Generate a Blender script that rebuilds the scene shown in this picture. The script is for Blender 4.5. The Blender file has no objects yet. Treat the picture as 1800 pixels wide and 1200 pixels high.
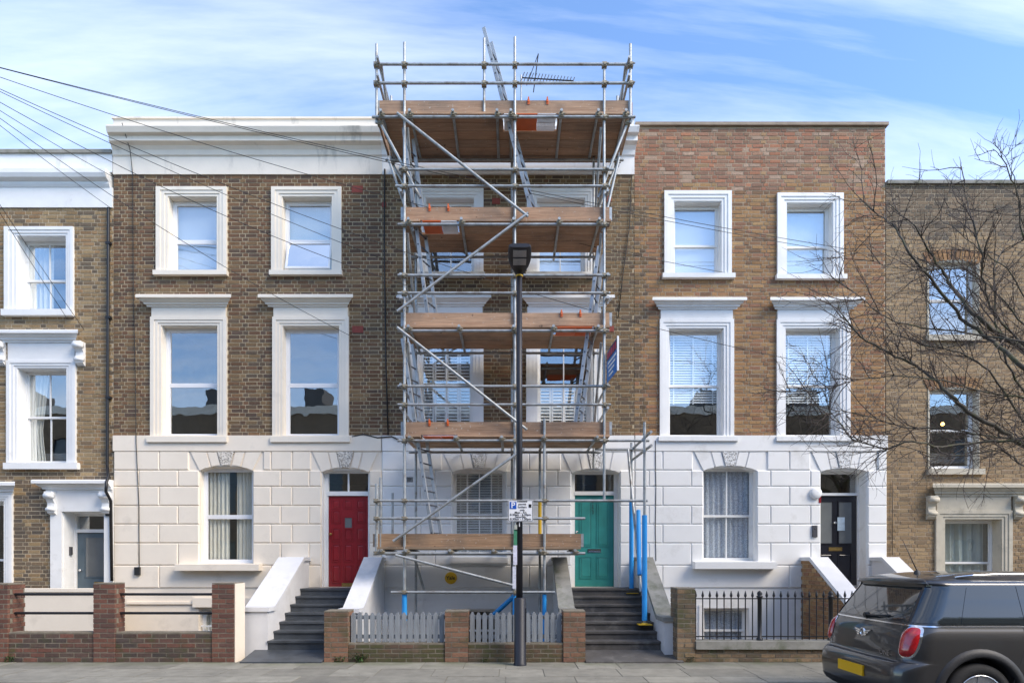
import bpy, bmesh, math, random
from mathutils import Vector, Matrix
R = math.radians
random.seed(7)
S = bpy.context.scene
COL = S.collection

# ------------------------------------------------------------------ camera
F, CD, CH, HX, HY = 1140.0, 12.67, 1.55, 900.0, 986.0     # focal px, distance to facade, eye height, vanishing point (1800x1200)
cam = bpy.data.objects.new('camera', bpy.data.cameras.new('camera'))
COL.objects.link(cam)
cam.location = (0, -CD, CH); cam.rotation_euler = (R(90), 0, 0)
cam.data.sensor_width = 36; cam.data.lens = F / 1800 * 36
cam.data.shift_y = (HY - 600) / 1800
cam.data.clip_end = 2000
S.camera = cam

def X(px, y=0.0): return (px - HX) / F * (CD + y)
def Z(py, y=0.0): return CH + (HY - py) / F * (CD + y)

# ------------------------------------------------------------------ sky, sun, exposure
SUN_AZ, SUN_EL = 58, 42                       # degrees to the right of the street-side normal, elevation
tosun = Vector((math.sin(R(SUN_AZ)) * math.cos(R(SUN_EL)), -math.cos(R(SUN_AZ)) * math.cos(R(SUN_EL)), math.sin(R(SUN_EL))))
world = bpy.data.worlds.new('World'); S.world = world; world.use_nodes = True
wn, wl = world.node_tree.nodes, world.node_tree.links
wn.clear()
out = wn.new('ShaderNodeOutputWorld'); bg = wn.new('ShaderNodeBackground'); bg.inputs[1].default_value = 0.165
sky = wn.new('ShaderNodeTexSky'); sky.sky_type = 'NISHITA'; sky.sun_disc = False
sky.sun_elevation = R(SUN_EL); sky.sun_rotation = R(180 - SUN_AZ)
sky.air_density = 1.0; sky.dust_density = 0.3; sky.ozone_density = 3.0
tc = wn.new('ShaderNodeTexCoord'); sep = wn.new('ShaderNodeSeparateXYZ'); wl.new(tc.outputs['Generated'], sep.inputs[0])
def wmath(op, a, b=None):
    n = wn.new('ShaderNodeMath'); n.operation = op
    for i, v in enumerate((a, b)):
        if v is None: continue
        if isinstance(v, (int, float)): n.inputs[i].default_value = v
        else: wl.new(v, n.inputs[i])
    return n.outputs[0]
den = wmath('ADD', wmath('MAXIMUM', sep.outputs[2], 0.0), 0.22)
cx = wmath('DIVIDE', sep.outputs[0], den); cy = wmath('DIVIDE', sep.outputs[1], den)
cmb = wn.new('ShaderNodeCombineXYZ'); wl.new(wmath('ADD', wmath('MULTIPLY', cx, .55), 2.1), cmb.inputs[0]); wl.new(wmath('MULTIPLY', cy, 2.9), cmb.inputs[1])
cn = wn.new('ShaderNodeTexNoise'); cn.inputs['Scale'].default_value = 0.85; cn.inputs['Detail'].default_value = 9
cn.inputs['Roughness'].default_value = 0.58; cn.inputs['Distortion'].default_value = 0.5
wl.new(cmb.outputs[0], cn.inputs['Vector'])
cr = wn.new('ShaderNodeValToRGB'); cr.color_ramp.elements[0].position = 0.445; cr.color_ramp.elements[1].position = 0.79
cr.color_ramp.elements[1].color = (0.66, 0.66, 0.66, 1)
wl.new(cn.outputs[0], cr.inputs[0])
cm = wn.new('ShaderNodeMix'); cm.data_type = 'RGBA'
tint = wn.new('ShaderNodeMix'); tint.data_type = 'RGBA'; tint.blend_type = 'MULTIPLY'; tint.inputs[0].default_value = 1
wl.new(sky.outputs[0], tint.inputs[6]); tint.inputs[7].default_value = (.93, 1.02, 1.12, 1)
wl.new(cr.outputs[0], cm.inputs[0]); wl.new(tint.outputs[2], cm.inputs[6]); cm.inputs[7].default_value = (6.4, 6.5, 6.7, 1)
wl.new(cm.outputs[2], bg.inputs[0]); wl.new(bg.outputs[0], out.inputs[0])

sun = bpy.data.objects.new('sun', bpy.data.lights.new('sun', 'SUN')); COL.objects.link(sun)
sun.data.energy = 2.25; sun.data.angle = R(30); sun.data.color = (1.0, 0.87, 0.70)
sun.rotation_euler = tosun.to_track_quat('Z', 'Y').to_euler(); sun.location = (8, -20, 20)
S.view_settings.view_transform = 'Standard'; S.view_settings.look = 'None'
S.view_settings.gamma = 1; S.view_settings.use_curve_mapping = False
S.view_settings.exposure = 1.0
S.cycles.max_bounces = 7; S.cycles.transparent_max_bounces = 12

# ------------------------------------------------------------------ mesh helper
WLOC = {}
class MB:
    def __init__(s): s.v = []; s.f = []; s.sm = []
    def add(s, vs, fs, smooth=False):
        n = len(s.v); s.v += [tuple(p) for p in vs]; s.f += [tuple(i + n for i in f) for f in fs]; s.sm += [smooth] * len(fs); return s
    def box(s, x0, x1, y0, y1, z0, z1):
        if x0 > x1: x0, x1 = x1, x0
        if y0 > y1: y0, y1 = y1, y0
        if z0 > z1: z0, z1 = z1, z0
        return s.add([(x0,y0,z0),(x1,y0,z0),(x1,y1,z0),(x0,y1,z0),(x0,y0,z1),(x1,y0,z1),(x1,y1,z1),(x0,y1,z1)],
                     [(0,3,2,1),(4,5,6,7),(0,1,5,4),(1,2,6,5),(2,3,7,6),(3,0,4,7)])
    def frus(s, x0, x1, z0, z1, yb, yf, i):           # rectangle tapering from yb to an inset front at yf
        return s.add([(x0,yb,z0),(x1,yb,z0),(x1,yb,z1),(x0,yb,z1),(x0+i,yf,z0+i),(x1-i,yf,z0+i),(x1-i,yf,z1-i),(x0+i,yf,z1-i)],
                     [(0,3,2,1),(4,5,6,7),(0,1,5,4),(1,2,6,5),(2,3,7,6),(3,0,4,7)])
    def prism(s, poly, y0, y1, inset=0.0):            # XZ polygon, counter-clockwise seen from -Y, from y0 (front) to y1 (back)
        n = len(poly); c = [sum(p[0] for p in poly) / n, sum(p[1] for p in poly) / n]
        fr = poly
        if inset:
            fr = []
            for p in poly:
                d = Vector((c[0] - p[0], c[1] - p[1])); l = d.length or 1; k = min(inset * 1.4, l * .4) / l
                fr.append((p[0] + d.x * k, p[1] + d.y * k))
        vs = [(p[0], y0, p[1]) for p in fr] + [(p[0], y1, p[1]) for p in poly]
        fs = [tuple(range(n)), tuple(range(2*n-1, n-1, -1))]
        for i in range(n): j = (i + 1) % n; fs.append((i, i + n, j + n, j))
        return s.add(vs, fs)
    def prismx(s, poly, x0, x1, e0=0.0, e1=0.0):      # YZ polygon swept along X; e = mitre slope per unit of -y at the ends
        n = len(poly)
        vs = [(x0 + p[0] * e0, p[0], p[1]) for p in poly] + [(x1 - p[0] * e1, p[0], p[1]) for p in poly]
        fs = [tuple(range(n - 1, -1, -1)), tuple(range(n, 2 * n))]
        for i in range(n): j = (i + 1) % n; fs.append((i, j, j + n, i + n))
        return s.add(vs, fs)
    def prismy(s, poly, y0, y1):                      # alias: XZ polygon
        return s.prism(poly, y0, y1)
    def prismside(s, poly, x0, x1):                   # YZ polygon between two x
        return s.prismx(poly, x0, x1)
    def tube(s, p, q, r, n=8, r2=None, cap=True):
        p, q = Vector(p), Vector(q); d = (q - p)
        if d.length < 1e-6: return s
        d.normalize(); a = d.orthogonal().normalized(); b = d.cross(a); r2 = r if r2 is None else r2
        vs = []
        for c, rr in ((p, r), (q, r2)):
            for i in range(n):
                t = 2 * math.pi * i / n; vs.append(c + a * (rr * math.cos(t)) + b * (rr * math.sin(t)))
        fs = [(i, (i + 1) % n, (i + 1) % n + n, i + n) for i in range(n)]
        s.add(vs, fs, True)
        if cap: s.add(vs, [tuple(range(n - 1, -1, -1)), tuple(range(n, 2 * n))])
        return s
    def path(s, pts, r0, r1=None, n=5):               # continuous tapering tube through points
        pts = [Vector(p) for p in pts]; m = len(pts); r1 = r0 if r1 is None else r1
        vs = []; a = None
        for i, p in enumerate(pts):
            d = (pts[min(i + 1, m - 1)] - pts[max(i - 1, 0)]).normalized()
            a = d.orthogonal().normalized() if a is None else (a - d * a.dot(d)).normalized()
            b = d.cross(a); r = r0 + (r1 - r0) * i / (m - 1)
            for k in range(n):
                t = 2 * math.pi * k / n; vs.append(p + a * (r * math.cos(t)) + b * (r * math.sin(t)))
        fs = []
        for i in range(m - 1):
            for k in range(n): k2 = (k + 1) % n; fs.append((i*n + k, i*n + k2, (i+1)*n + k2, (i+1)*n + k))
        fs += [tuple(range(n - 1, -1, -1)), tuple((m-1)*n + k for k in range(n))]
        return s.add(vs, fs, True)
    def lathe(s, c, prof, axis='z', n=20):            # prof = [(r, h)...] about an axis through c
        vs = []
        for r, h in prof:
            for k in range(n):
                t = 2 * math.pi * k / n; u, w = r * math.cos(t), r * math.sin(t)
                vs.append((c[0]+u, c[1]+w, c[2]+h) if axis == 'z' else (c[0]+u, c[1]+h, c[2]+w) if axis == 'y' else (c[0]+h, c[1]+u, c[2]+w))
        fs = []
        m = len(prof)
        for i in range(m - 1):
            for k in range(n): k2 = (k + 1) % n; fs.append((i*n + k, i*n + k2, (i+1)*n + k2, (i+1)*n + k))
        s.add(vs, fs, True)
        return s.add(vs, [tuple(range(n - 1, -1, -1)), tuple((m-1)*n + k for k in range(n))])
    def grid(s, rows, smooth=True):                   # rows of equal-length point lists
        m, n = len(rows), len(rows[0]); vs = [p for r in rows for p in r]
        return s.add(vs, [(i*n + j, i*n + j + 1, (i+1)*n + j + 1, (i+1)*n + j) for i in range(m - 1) for j in range(n - 1)], smooth)

def fixnormals(me):
    bm = bmesh.new(); bm.from_mesh(me); bmesh.ops.recalc_face_normals(bm, faces=bm.faces); bm.to_mesh(me); bm.free()

def link(name, me, mat, parent, loc, label=None, cat=None, group=None, kind=None):
    o = bpy.data.objects.new(name, me); COL.objects.link(o)
    pl = WLOC[parent.name] if parent else Vector((0, 0, 0))
    if parent: o.parent = parent
    o.location = Vector(loc) - pl; WLOC[o.name] = Vector(loc)
    if me is not None and mat is not None and not me.materials: me.materials.append(mat)
    return tag(o, label, cat, group, kind)

def tag(o, label=None, cat=None, group=None, kind=None):
    if label: o['label'] = label
    if cat: o['category'] = cat
    if group: o['group'] = group
    if kind: o['kind'] = kind
    return o

def obj(name, mb, mat, parent=None, label=None, cat=None, group=None, kind=None, fix=True):
    vs = [Vector(v) for v in mb.v]
    lo = Vector([min(v[i] for v in vs) for i in range(3)]); hi = Vector([max(v[i] for v in vs) for i in range(3)])
    c = (lo + hi) / 2; c.z = lo.z
    me = bpy.data.meshes.new(name); me.from_pydata([v - c for v in vs], [], mb.f)
    me.polygons.foreach_set('use_smooth', mb.sm)
    if fix: fixnormals(me)
    me.update()
    return link(name, me, mat, parent, c, label, cat, group, kind)

def thing(name, loc, label, cat, group=None):
    o = bpy.data.objects.new(name, None); COL.objects.link(o); o.location = loc; WLOC[o.name] = Vector(loc)
    o.empty_display_size = 0.3
    return tag(o, label, cat, group)

def text_mb(txt, size, origin, right=(1,0,0), up=(0,0,1), align='CENTER', depth=0.0, spacing=1.0):
    cu = bpy.data.curves.new('t', 'FONT'); cu.body = txt; cu.size = size; cu.align_x = align; cu.align_y = 'CENTER'; cu.space_character = spacing; cu.offset = size * .018
    o = bpy.data.objects.new('t', cu); COL.objects.link(o)
    dg = bpy.context.evaluated_depsgraph_get(); dg.update()
    me = bpy.data.meshes.new_from_object(o.evaluated_get(dg))
    mb = MB(); r, u, c = Vector(right), Vector(up), Vector(origin)
    mb.add([c + r * v.co.x + u * v.co.y for v in me.vertices], [tuple(p.vertices) for p in me.polygons])
    bpy.data.objects.remove(o); bpy.data.curves.remove(cu); bpy.data.meshes.remove(me)
    return mb

# ------------------------------------------------------------------ materials
def nodes(name):
    m = bpy.data.materials.new(name); m.use_nodes = True
    nt = m.node_tree; nt.nodes.clear()
    o = nt.nodes.new('ShaderNodeOutputMaterial'); b = nt.nodes.new('ShaderNodeBsdfPrincipled'); nt.links.new(b.outputs[0], o.inputs[0])
    return m, nt, b
def noise(nt, scale, detail=4, stretch=None, rough=.55):
    g = nt.nodes.new('ShaderNodeNewGeometry'); n = nt.nodes.new('ShaderNodeTexNoise')
    n.inputs['Scale'].default_value = scale; n.inputs['Detail'].default_value = detail; n.inputs['Roughness'].default_value = rough
    if stretch:
        mp = nt.nodes.new('ShaderNodeMapping'); mp.inputs['Scale'].default_value = stretch
        nt.links.new(g.outputs['Position'], mp.inputs['Vector']); nt.links.new(mp.outputs[0], n.inputs['Vector'])
    else: nt.links.new(g.outputs['Position'], n.inputs['Vector'])
    return n.outputs[0]
def ramp(nt, fac, stops, const=False):
    r = nt.nodes.new('ShaderNodeValToRGB'); e = r.color_ramp.elements
    if const: r.color_ramp.interpolation = 'CONSTANT'
    while len(e) < len(stops): e.new(0.5)
    for el, (p, c) in zip(e, stops): el.position = p; el.color = (c[0], c[1], c[2], 1) if not isinstance(c, (int, float)) else (c, c, c, 1)
    nt.links.new(fac, r.inputs[0]); return r.outputs[0]
def mix(nt, fac, a, b, mode='MIX'):
    m = nt.nodes.new('ShaderNodeMix'); m.data_type = 'RGBA'; m.blend_type = mode
    for i, v in ((0, fac), (6, a), (7, b)):
        if isinstance(v, (int, float)): m.inputs[i].default_value = v
        elif isinstance(v, tuple): m.inputs[i].default_value = (v[0], v[1], v[2], 1)
        else: nt.links.new(v, m.inputs[i])
    return m.outputs[2]
def mth(nt, op, a, b=0.0):
    n = nt.nodes.new('ShaderNodeMath'); n.operation = op
    for i, v in enumerate((a, b)):
        if isinstance(v, (int, float)): n.inputs[i].default_value = v
        else: nt.links.new(v, n.inputs[i])
    return n.outputs[0]
def bump(nt, b, h, strength=.3, dist=.01):
    n = nt.nodes.new('ShaderNodeBump'); n.inputs['Strength'].default_value = strength; n.inputs['Distance'].default_value = dist
    nt.links.new(h, n.inputs['Height']); nt.links.new(n.outputs[0], b.inputs['Normal'])
MATS = {}
def plain(name, col, rough=.6, var=.12, scale=6, bmp=.15, metal=0.0, stretch=None, stain=None, coat=0.0, bscale=60):
    if name in MATS: return MATS[name]
    m, nt, b = nodes(name)
    n = noise(nt, scale, 5, stretch)
    c = ramp(nt, n, [(.25, tuple(k * (1 - var) for k in col)), (.75, tuple(min(1, k * (1 + var)) for k in col))])
    if stain:                                          # (colour, scale, low, high, stretch): dirt with its own shape
        s = ramp(nt, noise(nt, stain[1], 6, stain[4] if len(stain) > 4 else None, .65), [(stain[2], 0.0), (stain[3], 1.0)])
        c = mix(nt, s, c, stain[0])
    nt.links.new(c, b.inputs['Base Color'])
    b.inputs['Roughness'].default_value = rough; b.inputs['Metallic'].default_value = metal
    if coat: b.inputs['Coat Weight'].default_value = coat; b.inputs['Coat Roughness'].default_value = .05
    if bmp: bump(nt, b, noise(nt, bscale, 4), bmp)
    MATS[name] = m; return m
def brickmat(name, pal, stain=None, moss=None, ml=.50):
    m, nt, b = nodes(name)
    g = nt.nodes.new('ShaderNodeNewGeometry'); oi = nt.nodes.new('ShaderNodeObjectInfo')
    r = mth(nt, 'FRACT', mth(nt, 'ADD', g.outputs['Random Per Island'], mth(nt, 'MULTIPLY', oi.outputs['Random'], 7.31)))
    n = len(pal); avg = tuple(sum(p[i] for p in pal) / n for i in range(3)); pal = [tuple(p[i] * .68 + avg[i] * .32 for i in range(3)) for p in pal]
    c = ramp(nt, r, [(i / n, p) for i, p in enumerate(pal)], True)
    r2 = mth(nt, 'FRACT', mth(nt, 'MULTIPLY', r, 37.7))
    c = mix(nt, 1.0, c, ramp(nt, r2, [(0, .84), (1, 1.14)]), 'MULTIPLY')
    c = mix(nt, 1.0, c, ramp(nt, noise(nt, 34, 5), [(.25, .68), (.75, 1.22)]), 'MULTIPLY')
    if stain:
        s = ramp(nt, noise(nt, stain[1], 6, None, .6), [(stain[2], 0.0), (stain[3], stain[4])])
        c = mix(nt, s, c, stain[0])
    if moss:
        s = ramp(nt, noise(nt, 3.2, 7, None, .7), [(ml, 0.0), (ml + .16, .8)]); c = mix(nt, s, c, moss)
    nt.links.new(c, b.inputs['Base Color']); b.inputs['Roughness'].default_value = .9
    bump(nt, b, noise(nt, 90, 4), .5, .008)
    MATS[name] = m; return m
def glass(name, tint, refl, rough=.0):
    m, nt, b = nodes(name); nt.nodes.remove(b)
    o = [n for n in nt.nodes if n.type == 'OUTPUT_MATERIAL'][0]
    t = nt.nodes.new('ShaderNodeBsdfTransparent'); t.inputs[0].default_value = (*tint, 1)
    gl = nt.nodes.new('ShaderNodeBsdfGlossy'); gl.inputs['Roughness'].default_value = rough
    lw = nt.nodes.new('ShaderNodeFresnel'); lw.inputs[0].default_value = 1.5
    gq = nt.nodes.new('ShaderNodeNewGeometry'); sq = nt.nodes.new('ShaderNodeSeparateXYZ'); nt.links.new(gq.outputs['Normal'], sq.inputs[0])
    f = mth(nt, 'MULTIPLY', mth(nt, 'ADD', lw.outputs[0], refl), mth(nt, 'LESS_THAN', sq.outputs[1], -.5))
    bp = nt.nodes.new('ShaderNodeBump'); bp.inputs['Strength'].default_value = .07; bp.inputs['Distance'].default_value = .02
    nt.links.new(noise(nt, 2.2, 2), bp.inputs['Height']); nt.links.new(bp.outputs[0], gl.inputs['Normal'])
    ms = nt.nodes.new('ShaderNodeMixShader'); nt.links.new(f, ms.inputs[0]); nt.links.new(t.outputs[0], ms.inputs[1]); nt.links.new(gl.outputs[0], ms.inputs[2])
    nt.links.new(ms.outputs[0], o.inputs[0]); MATS[name] = m; return m

GRIME = ((.16, .15, .13), 1.6, .60, .80)
M_white = plain('white_painted_stucco', (.81, .80, .775), .65, .03, 3, .14, stain=((.50, .48, .44), 1.5, .57, .86))
M_cream = plain('cream_painted_stucco', (.83, .740, .615), .65, .04, 3, .14, stain=((.52, .46, .38), 1.5, .57, .86))
M_cornice = plain('weathered_cream_cornice', (.79, .72, .62), .7, .05, 3, .2, stain=((.30, .28, .24), 2.2, .56, .78, (1, 1, .25)))
M_corn_w = plain('weathered_white_cornice', (.78, .78, .77), .7, .05, 3, .2, stain=((.36, .36, .35), 2.2, .58, .80, (1, 1, .25)))
M_trimw = plain('white_gloss_trim', (.80, .795, .775), .5, .04, 5, .10, stain=((.52, .50, .46), 2.4, .60, .85))
M_trimc = plain('cream_trim', (.81, .735, .62), .5, .03, 5, .08, stain=((.60, .54, .46), 1.8, .60, .85))
M_stone = plain('buff_stone', (.52, .47, .37), .8, .10, 5, .3, stain=((.22, .20, .16), 3, .56, .8))
M_coping = plain('grey_stone_coping', (.26, .25, .22), .9, .2, 5, .4, stain=((.10, .11, .06), 3, .5, .75))
M_upvc = plain('white_plastic_frame', (.82, .82, .83), .3, .02, 4, .02)
M_mortar_d = plain('grey_mortar', (.41, .33, .215), .95, .2, 20, .4)
M_mortar_l = plain('buff_mortar', (.44, .36, .25), .95, .2, 20, .4)
M_mortar_g = plain('dark_garden_mortar', (.19, .165, .125), .95, .3, 12, .4)
M_mortar_t = plain('tan_mortar', (.40, .31, .21), .95, .2, 20, .4)
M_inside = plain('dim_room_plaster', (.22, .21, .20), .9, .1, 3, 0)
M_roof = plain('grey_roof_felt', (.10, .10, .10), .9, .2, 3, .3)
M_glass = glass('window_glass', (.97, .985, .985), .16)
M_frost = plain('frosted_glass', (.42, .50, .54), .25, .05, 8, .1, coat=.6)
M_curt = plain('ivory_curtain', (.80, .76, .66), .9, .08, 8, .1)
M_lace = plain('lace_net_curtain', (.54, .58, .66), .9, .45, 42, .2)
M_blind = plain('white_blind', (.82, .82, .81), .6, .03, 5, 0)
M_dark = plain('black_iron', (.012, .012, .014), .45, .2, 20, .1)
M_plastic = plain('black_cable', (.015, .015, .015), .6, .2, 20, 0)
M_galv = plain('galvanised_steel', (.37, .385, .385), .5, .25, 9, .2, .5, stain=((.17, .13, .09), 5, .52, .76))
M_coup = plain('rusty_coupler', (.30, .26, .19), .6, .4, 30, .3, .5)
M_alu = plain('ladder_aluminium', (.42, .44, .46), .45, .15, 9, .1, .3)
M_blue = plain('blue_foam_sleeve', (.02, .30, .72), .55, .08, 8, .1)
M_yel = plain('yellow_plastic', (.75, .45, .02), .5, .1, 8, .1)
M_orange = plain('orange_plastic', (.62, .12, .02), .5, .1, 8, .1)
M_slate = plain('dark_slate_step', (.060, .068, .078), .45, .35, 5, .25)
M_conc = plain('dark_concrete_step', (.085, .080, .076), .8, .3, 6, .4, stain=((.20, .19, .17), 3, .55, .8))
M_red = plain('red_door_paint', (.27, .012, .018), .35, .12, 9, .06, coat=.3)
M_teal = plain('teal_door_paint', (.035, .25, .225), .4, .22, 2.6, .06, coat=.2)
M_blackd = plain('black_door_paint', (.012, .012, .018), .3, .1, 9, .04, coat=.4)
M_blued = plain('slate_blue_door_paint', (.085, .125, .155), .4, .08, 7, .05, coat=.2)
M_brass = plain('brass', (.50, .34, .12), .35, .15, 20, .1, .9)
M_chrome = plain('chrome', (.75, .76, .78), .12, .05, 9, 0, 1.0)
M_picket = plain('weathered_grey_picket', (.22, .24, .26), .85, .25, 5, .4, stretch=(8, 8, .8))
def woodmat(name, a, b_, stain=.5):
    m, nt, b = nodes(name)
    oi = nt.nodes.new('ShaderNodeObjectInfo')
    n = noise(nt, 2.2, 8, (.7, 9, 9), .65)
    c = ramp(nt, n, [(.25, a), (.72, b_)])
    c = mix(nt, 1.0, c, ramp(nt, oi.outputs['Random'], [(0, (.55, .52, .50)), (.2, (1.05, .90, .80)), (.4, (.75, .72, .70)), (.6, (1.15, 1.08, 1.0)), (.8, (.95, .78, .66)), (1, (.65, .62, .6))]), 'MULTIPLY')
    c = mix(nt, 1.0, c, ramp(nt, noise(nt, 5, 6, (.5, 14, 14), .7), [(.3, .62), (.7, 1.2)]), 'MULTIPLY')
    c = mix(nt, ramp(nt, noise(nt, 1.6, 5), [(.48, 0.0), (.72, stain + .1)]), c, (.10, .085, .072))
    c = mix(nt, ramp(nt, noise(nt, 26, 3), [(.66, 0.0), (.72, .7)]), c, (.48, .46, .42))
    c = mix(nt, ramp(nt, noise(nt, 7, 2), [(.70, 0.0), (.76, .85)]), c, (.07, .045, .03))
    nt.links.new(c, b.inputs['Base Color']); b.inputs['Roughness'].default_value = .85
    bump(nt, b, n, .4, .006); MATS[name] = m; return m
M_board = woodmat('scaffold_board_wood', (.31, .205, .135), (.53, .395, .285))
M_board2 = woodmat('old_scaffold_board_wood', (.24, .17, .11), (.42, .31, .21))

# ------------------------------------------------------------------ ground, pavement, road
def sheet(name, x0, x1, y0, y1, z, mat):
    return obj(name, MB().add([(x0,y0,z),(x1,y0,z),(x1,y1,z),(x0,y1,z)], [(0,1,2,3)]), mat, kind='structure')
M_ground = plain('bare_ground', (.12, .11, .10), .95, .3, 2, .4)
M_road = plain('asphalt', (.05, .05, .052), .9, .25, 30, .5, bscale=160)
sheet('ground', -300, 300, -300, 300, -1.1, M_ground)
FY = -2.69                                            # line of the garden walls
PAVE_END = -4.38
m, nt, b = nodes('york_stone_paving')
g = nt.nodes.new('ShaderNodeNewGeometry'); oi = nt.nodes.new('ShaderNodeObjectInfo')
c = ramp(nt, noise(nt, 5, 7), [(.25, (.185, .175, .145)), (.75, (.285, .27, .225))])
c = mix(nt, 1.0, c, ramp(nt, oi.outputs['Random'], [(0, .8), (1, 1.15)]), 'MULTIPLY')
sp = nt.nodes.new('ShaderNodeSeparateXYZ'); nt.links.new(g.outputs['Position'], sp.inputs[0])
algae = mth(nt, 'MULTIPLY', ramp(nt, mth(nt, 'ADD', sp.outputs[1], 3.6), [(.35, 0.0), (.95, 1.0)]), ramp(nt, noise(nt, 2.3, 6), [(.36, 0.0), (.62, .75)]))
c = mix(nt, algae, c, (.10, .115, .05))
c = mix(nt, ramp(nt, noise(nt, 17, 2), [(.68, 0.0), (.71, .8)]), c, (.07, .068, .062))
c = mix(nt, ramp(nt, noise(nt, 1.3, 6), [(.5, 0.0), (.7, .45)]), c, (.11, .105, .09))
nt.links.new(c, b.inputs['Base Color']); b.inputs['Roughness'].default_value = .85; bump(nt, b, noise(nt, 70, 5), .35, .006)
M_pave = m
pav = obj('pavement', MB().box(-30, 30, PAVE_END, FY + .25, -1.0, -.006), plain('paving_joint_sand', (.16, .15, .12), .95, .2, 20, .2), kind='structure')
slab_me = {}
rnd = random.Random(3)
y = FY + .0
row = 0
while y > PAVE_END + .1:
    d = min(.62, y - PAVE_END)
    x = -11.0 + rnd.uniform(-.5, 0)
    while x < 11.5:
        w = rnd.choice((.62, .78, .92, .92, 1.05))
        key = (w, round(d, 3))
        if key not in slab_me:
            me = bpy.data.meshes.new('paving_slab'); mb = MB().frus(-w/2 + .004, w/2 - .004, -.5, -.5, 0, 0, 0)
            hw, hd = w/2 - .003, d/2 - .003
            mb = MB().add([(-hw,-hd,-.05),(hw,-hd,-.05),(hw,hd,-.05),(-hw,hd,-.05),(-hw+.003,-hd+.003,0),(hw-.003,-hd+.003,0),(hw-.003,hd-.003,0),(-hw+.003,hd-.003,0)],
                          [(0,3,2,1),(4,5,6,7),(0,1,5,4),(1,2,6,5),(2,3,7,6),(3,0,4,7)])
            me.from_pydata(mb.v, [], mb.f); me.materials.append(M_pave); slab_me[key] = me
        link('paving_slab', slab_me[key], None, pav, (x + w/2, y - d/2, rnd.uniform(-.003, .003)))
        x += w
    y -= d; row += 1
kerb = obj('kerb', MB().box(-30, 30, PAVE_END - .16, PAVE_END - .002, -.6, -.006), plain('granite_kerb', (.25, .25, .25), .8, .2, 20, .3), kind='structure')
sheet('road', -30, 30, -13.2, PAVE_END - .15, -.115, M_road)
obj('far_pavement', MB().box(-30, 30, -17.9, -13.2, -.9, -.004), M_pave, kind='structure')

# ------------------------------------------------------------------ walls and bricks
def cells(x0, x1, z0, z1, ops):
    xs = sorted({x0, x1, *[min(max(v, x0), x1) for o in ops for v in o[:2]]}); zs = sorted({z0, z1, *[min(max(v, z0), z1) for o in ops for v in o[2:4]]})
    for i in range(len(xs) - 1):
        run = None
        for j in range(len(zs) - 1):
            cxm, czm = (xs[i] + xs[i+1]) / 2, (zs[j] + zs[j+1]) / 2
            solid = not any(o[0] < cxm < o[1] and o[2] < czm < o[3] for o in ops)
            if solid:
                run = [zs[j], zs[j+1]] if run is None else [run[0], zs[j+1]]
            if (not solid or j == len(zs) - 2) and run:
                yield xs[i], xs[i+1], run[0], run[1]; run = None

BR_L, BR_H, BR_W, J = .212, .0635, .1005, .0125
brick_cache = {}
def brick_mesh(w, h, d, mat):
    k = (round(w, 4), round(h, 4), round(d, 4), mat.name)
    if k not in brick_cache:
        me = bpy.data.meshes.new('brick'); mb = MB().frus(-w/2, w/2, 0, h, d, 0, .0025)
        me.from_pydata(mb.v, [], mb.f); me.materials.append(mat); brick_cache[k] = me
    return brick_cache[k]
def lay_bricks(wall, x0, x1, z0, z1, ops, yface, matf, limit=300, seed=1, ztop=None, prefer=None):
    """Flemish bond on the plane y = yface. Full stretchers become objects (up to limit), the rest one joined part."""
    rd = random.Random(seed); rows = []; rest = {}; singles = []
    z = z0; r = 0
    while z + BR_H <= z1 + .012:
        zt = min(z + BR_H, z1)
        spans = [(x0, x1)]
        for o in ops:
            if o[2] < z + BR_H * .6 and o[3] > z + BR_H * .4:
                ns = []
                for a, b_ in spans:
                    if o[1] <= a or o[0] >= b_: ns.append((a, b_)); continue
                    if o[0] > a: ns.append((a, o[0]))
                    if o[1] < b_: ns.append((o[1], b_))
                spans = ns
        off = (0 if r % 2 == 0 else -(BR_L + BR_W + 2*J) / 2 + .0) + rd.uniform(-.008, .008)
        x = x0 - .4 + off; k = r
        while x < x1:
            w = BR_L if k % 2 == 0 else BR_W
            for a, b_ in spans:
                l, rr = max(x, a), min(x + w, b_)
                if rr - l < .025: continue
                mat = matf((l + rr) / 2, z)
                dy = rd.uniform(-.0035, .0035); dz = rd.uniform(-.002, .002)
                if abs((rr - l) - w) < 1e-6 and w == BR_L: singles.append((l, rr, z + dz, zt + dz, dy, mat))
                else: rest.setdefault(mat.name, []).append((l, rr, z + dz, zt + dz, dy, mat))
            x += w + J; k += 1
        z += BR_H + J; r += 1
    singles.sort(key=prefer or (lambda s: s[2]))
    for i, (l, rr, za, zb, dy, mat) in enumerate(singles):
        if i < limit:
            link('brick', brick_mesh(rr - l, BR_H, .02, mat), None, wall, ((l + rr)/2, yface + dy, za))
        else: rest.setdefault(mat.name, []).append((l, rr, za, zb, dy, mat))
    for lst in rest.values():
        mb = MB()
        for l, rr, za, zb, dy, mat in lst: mb.frus(l, rr, za, zb, yface + dy + .02, yface + dy, .0025)
        obj('brickwork', mb, lst[0][5], wall, kind='stuff', fix=False)

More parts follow.
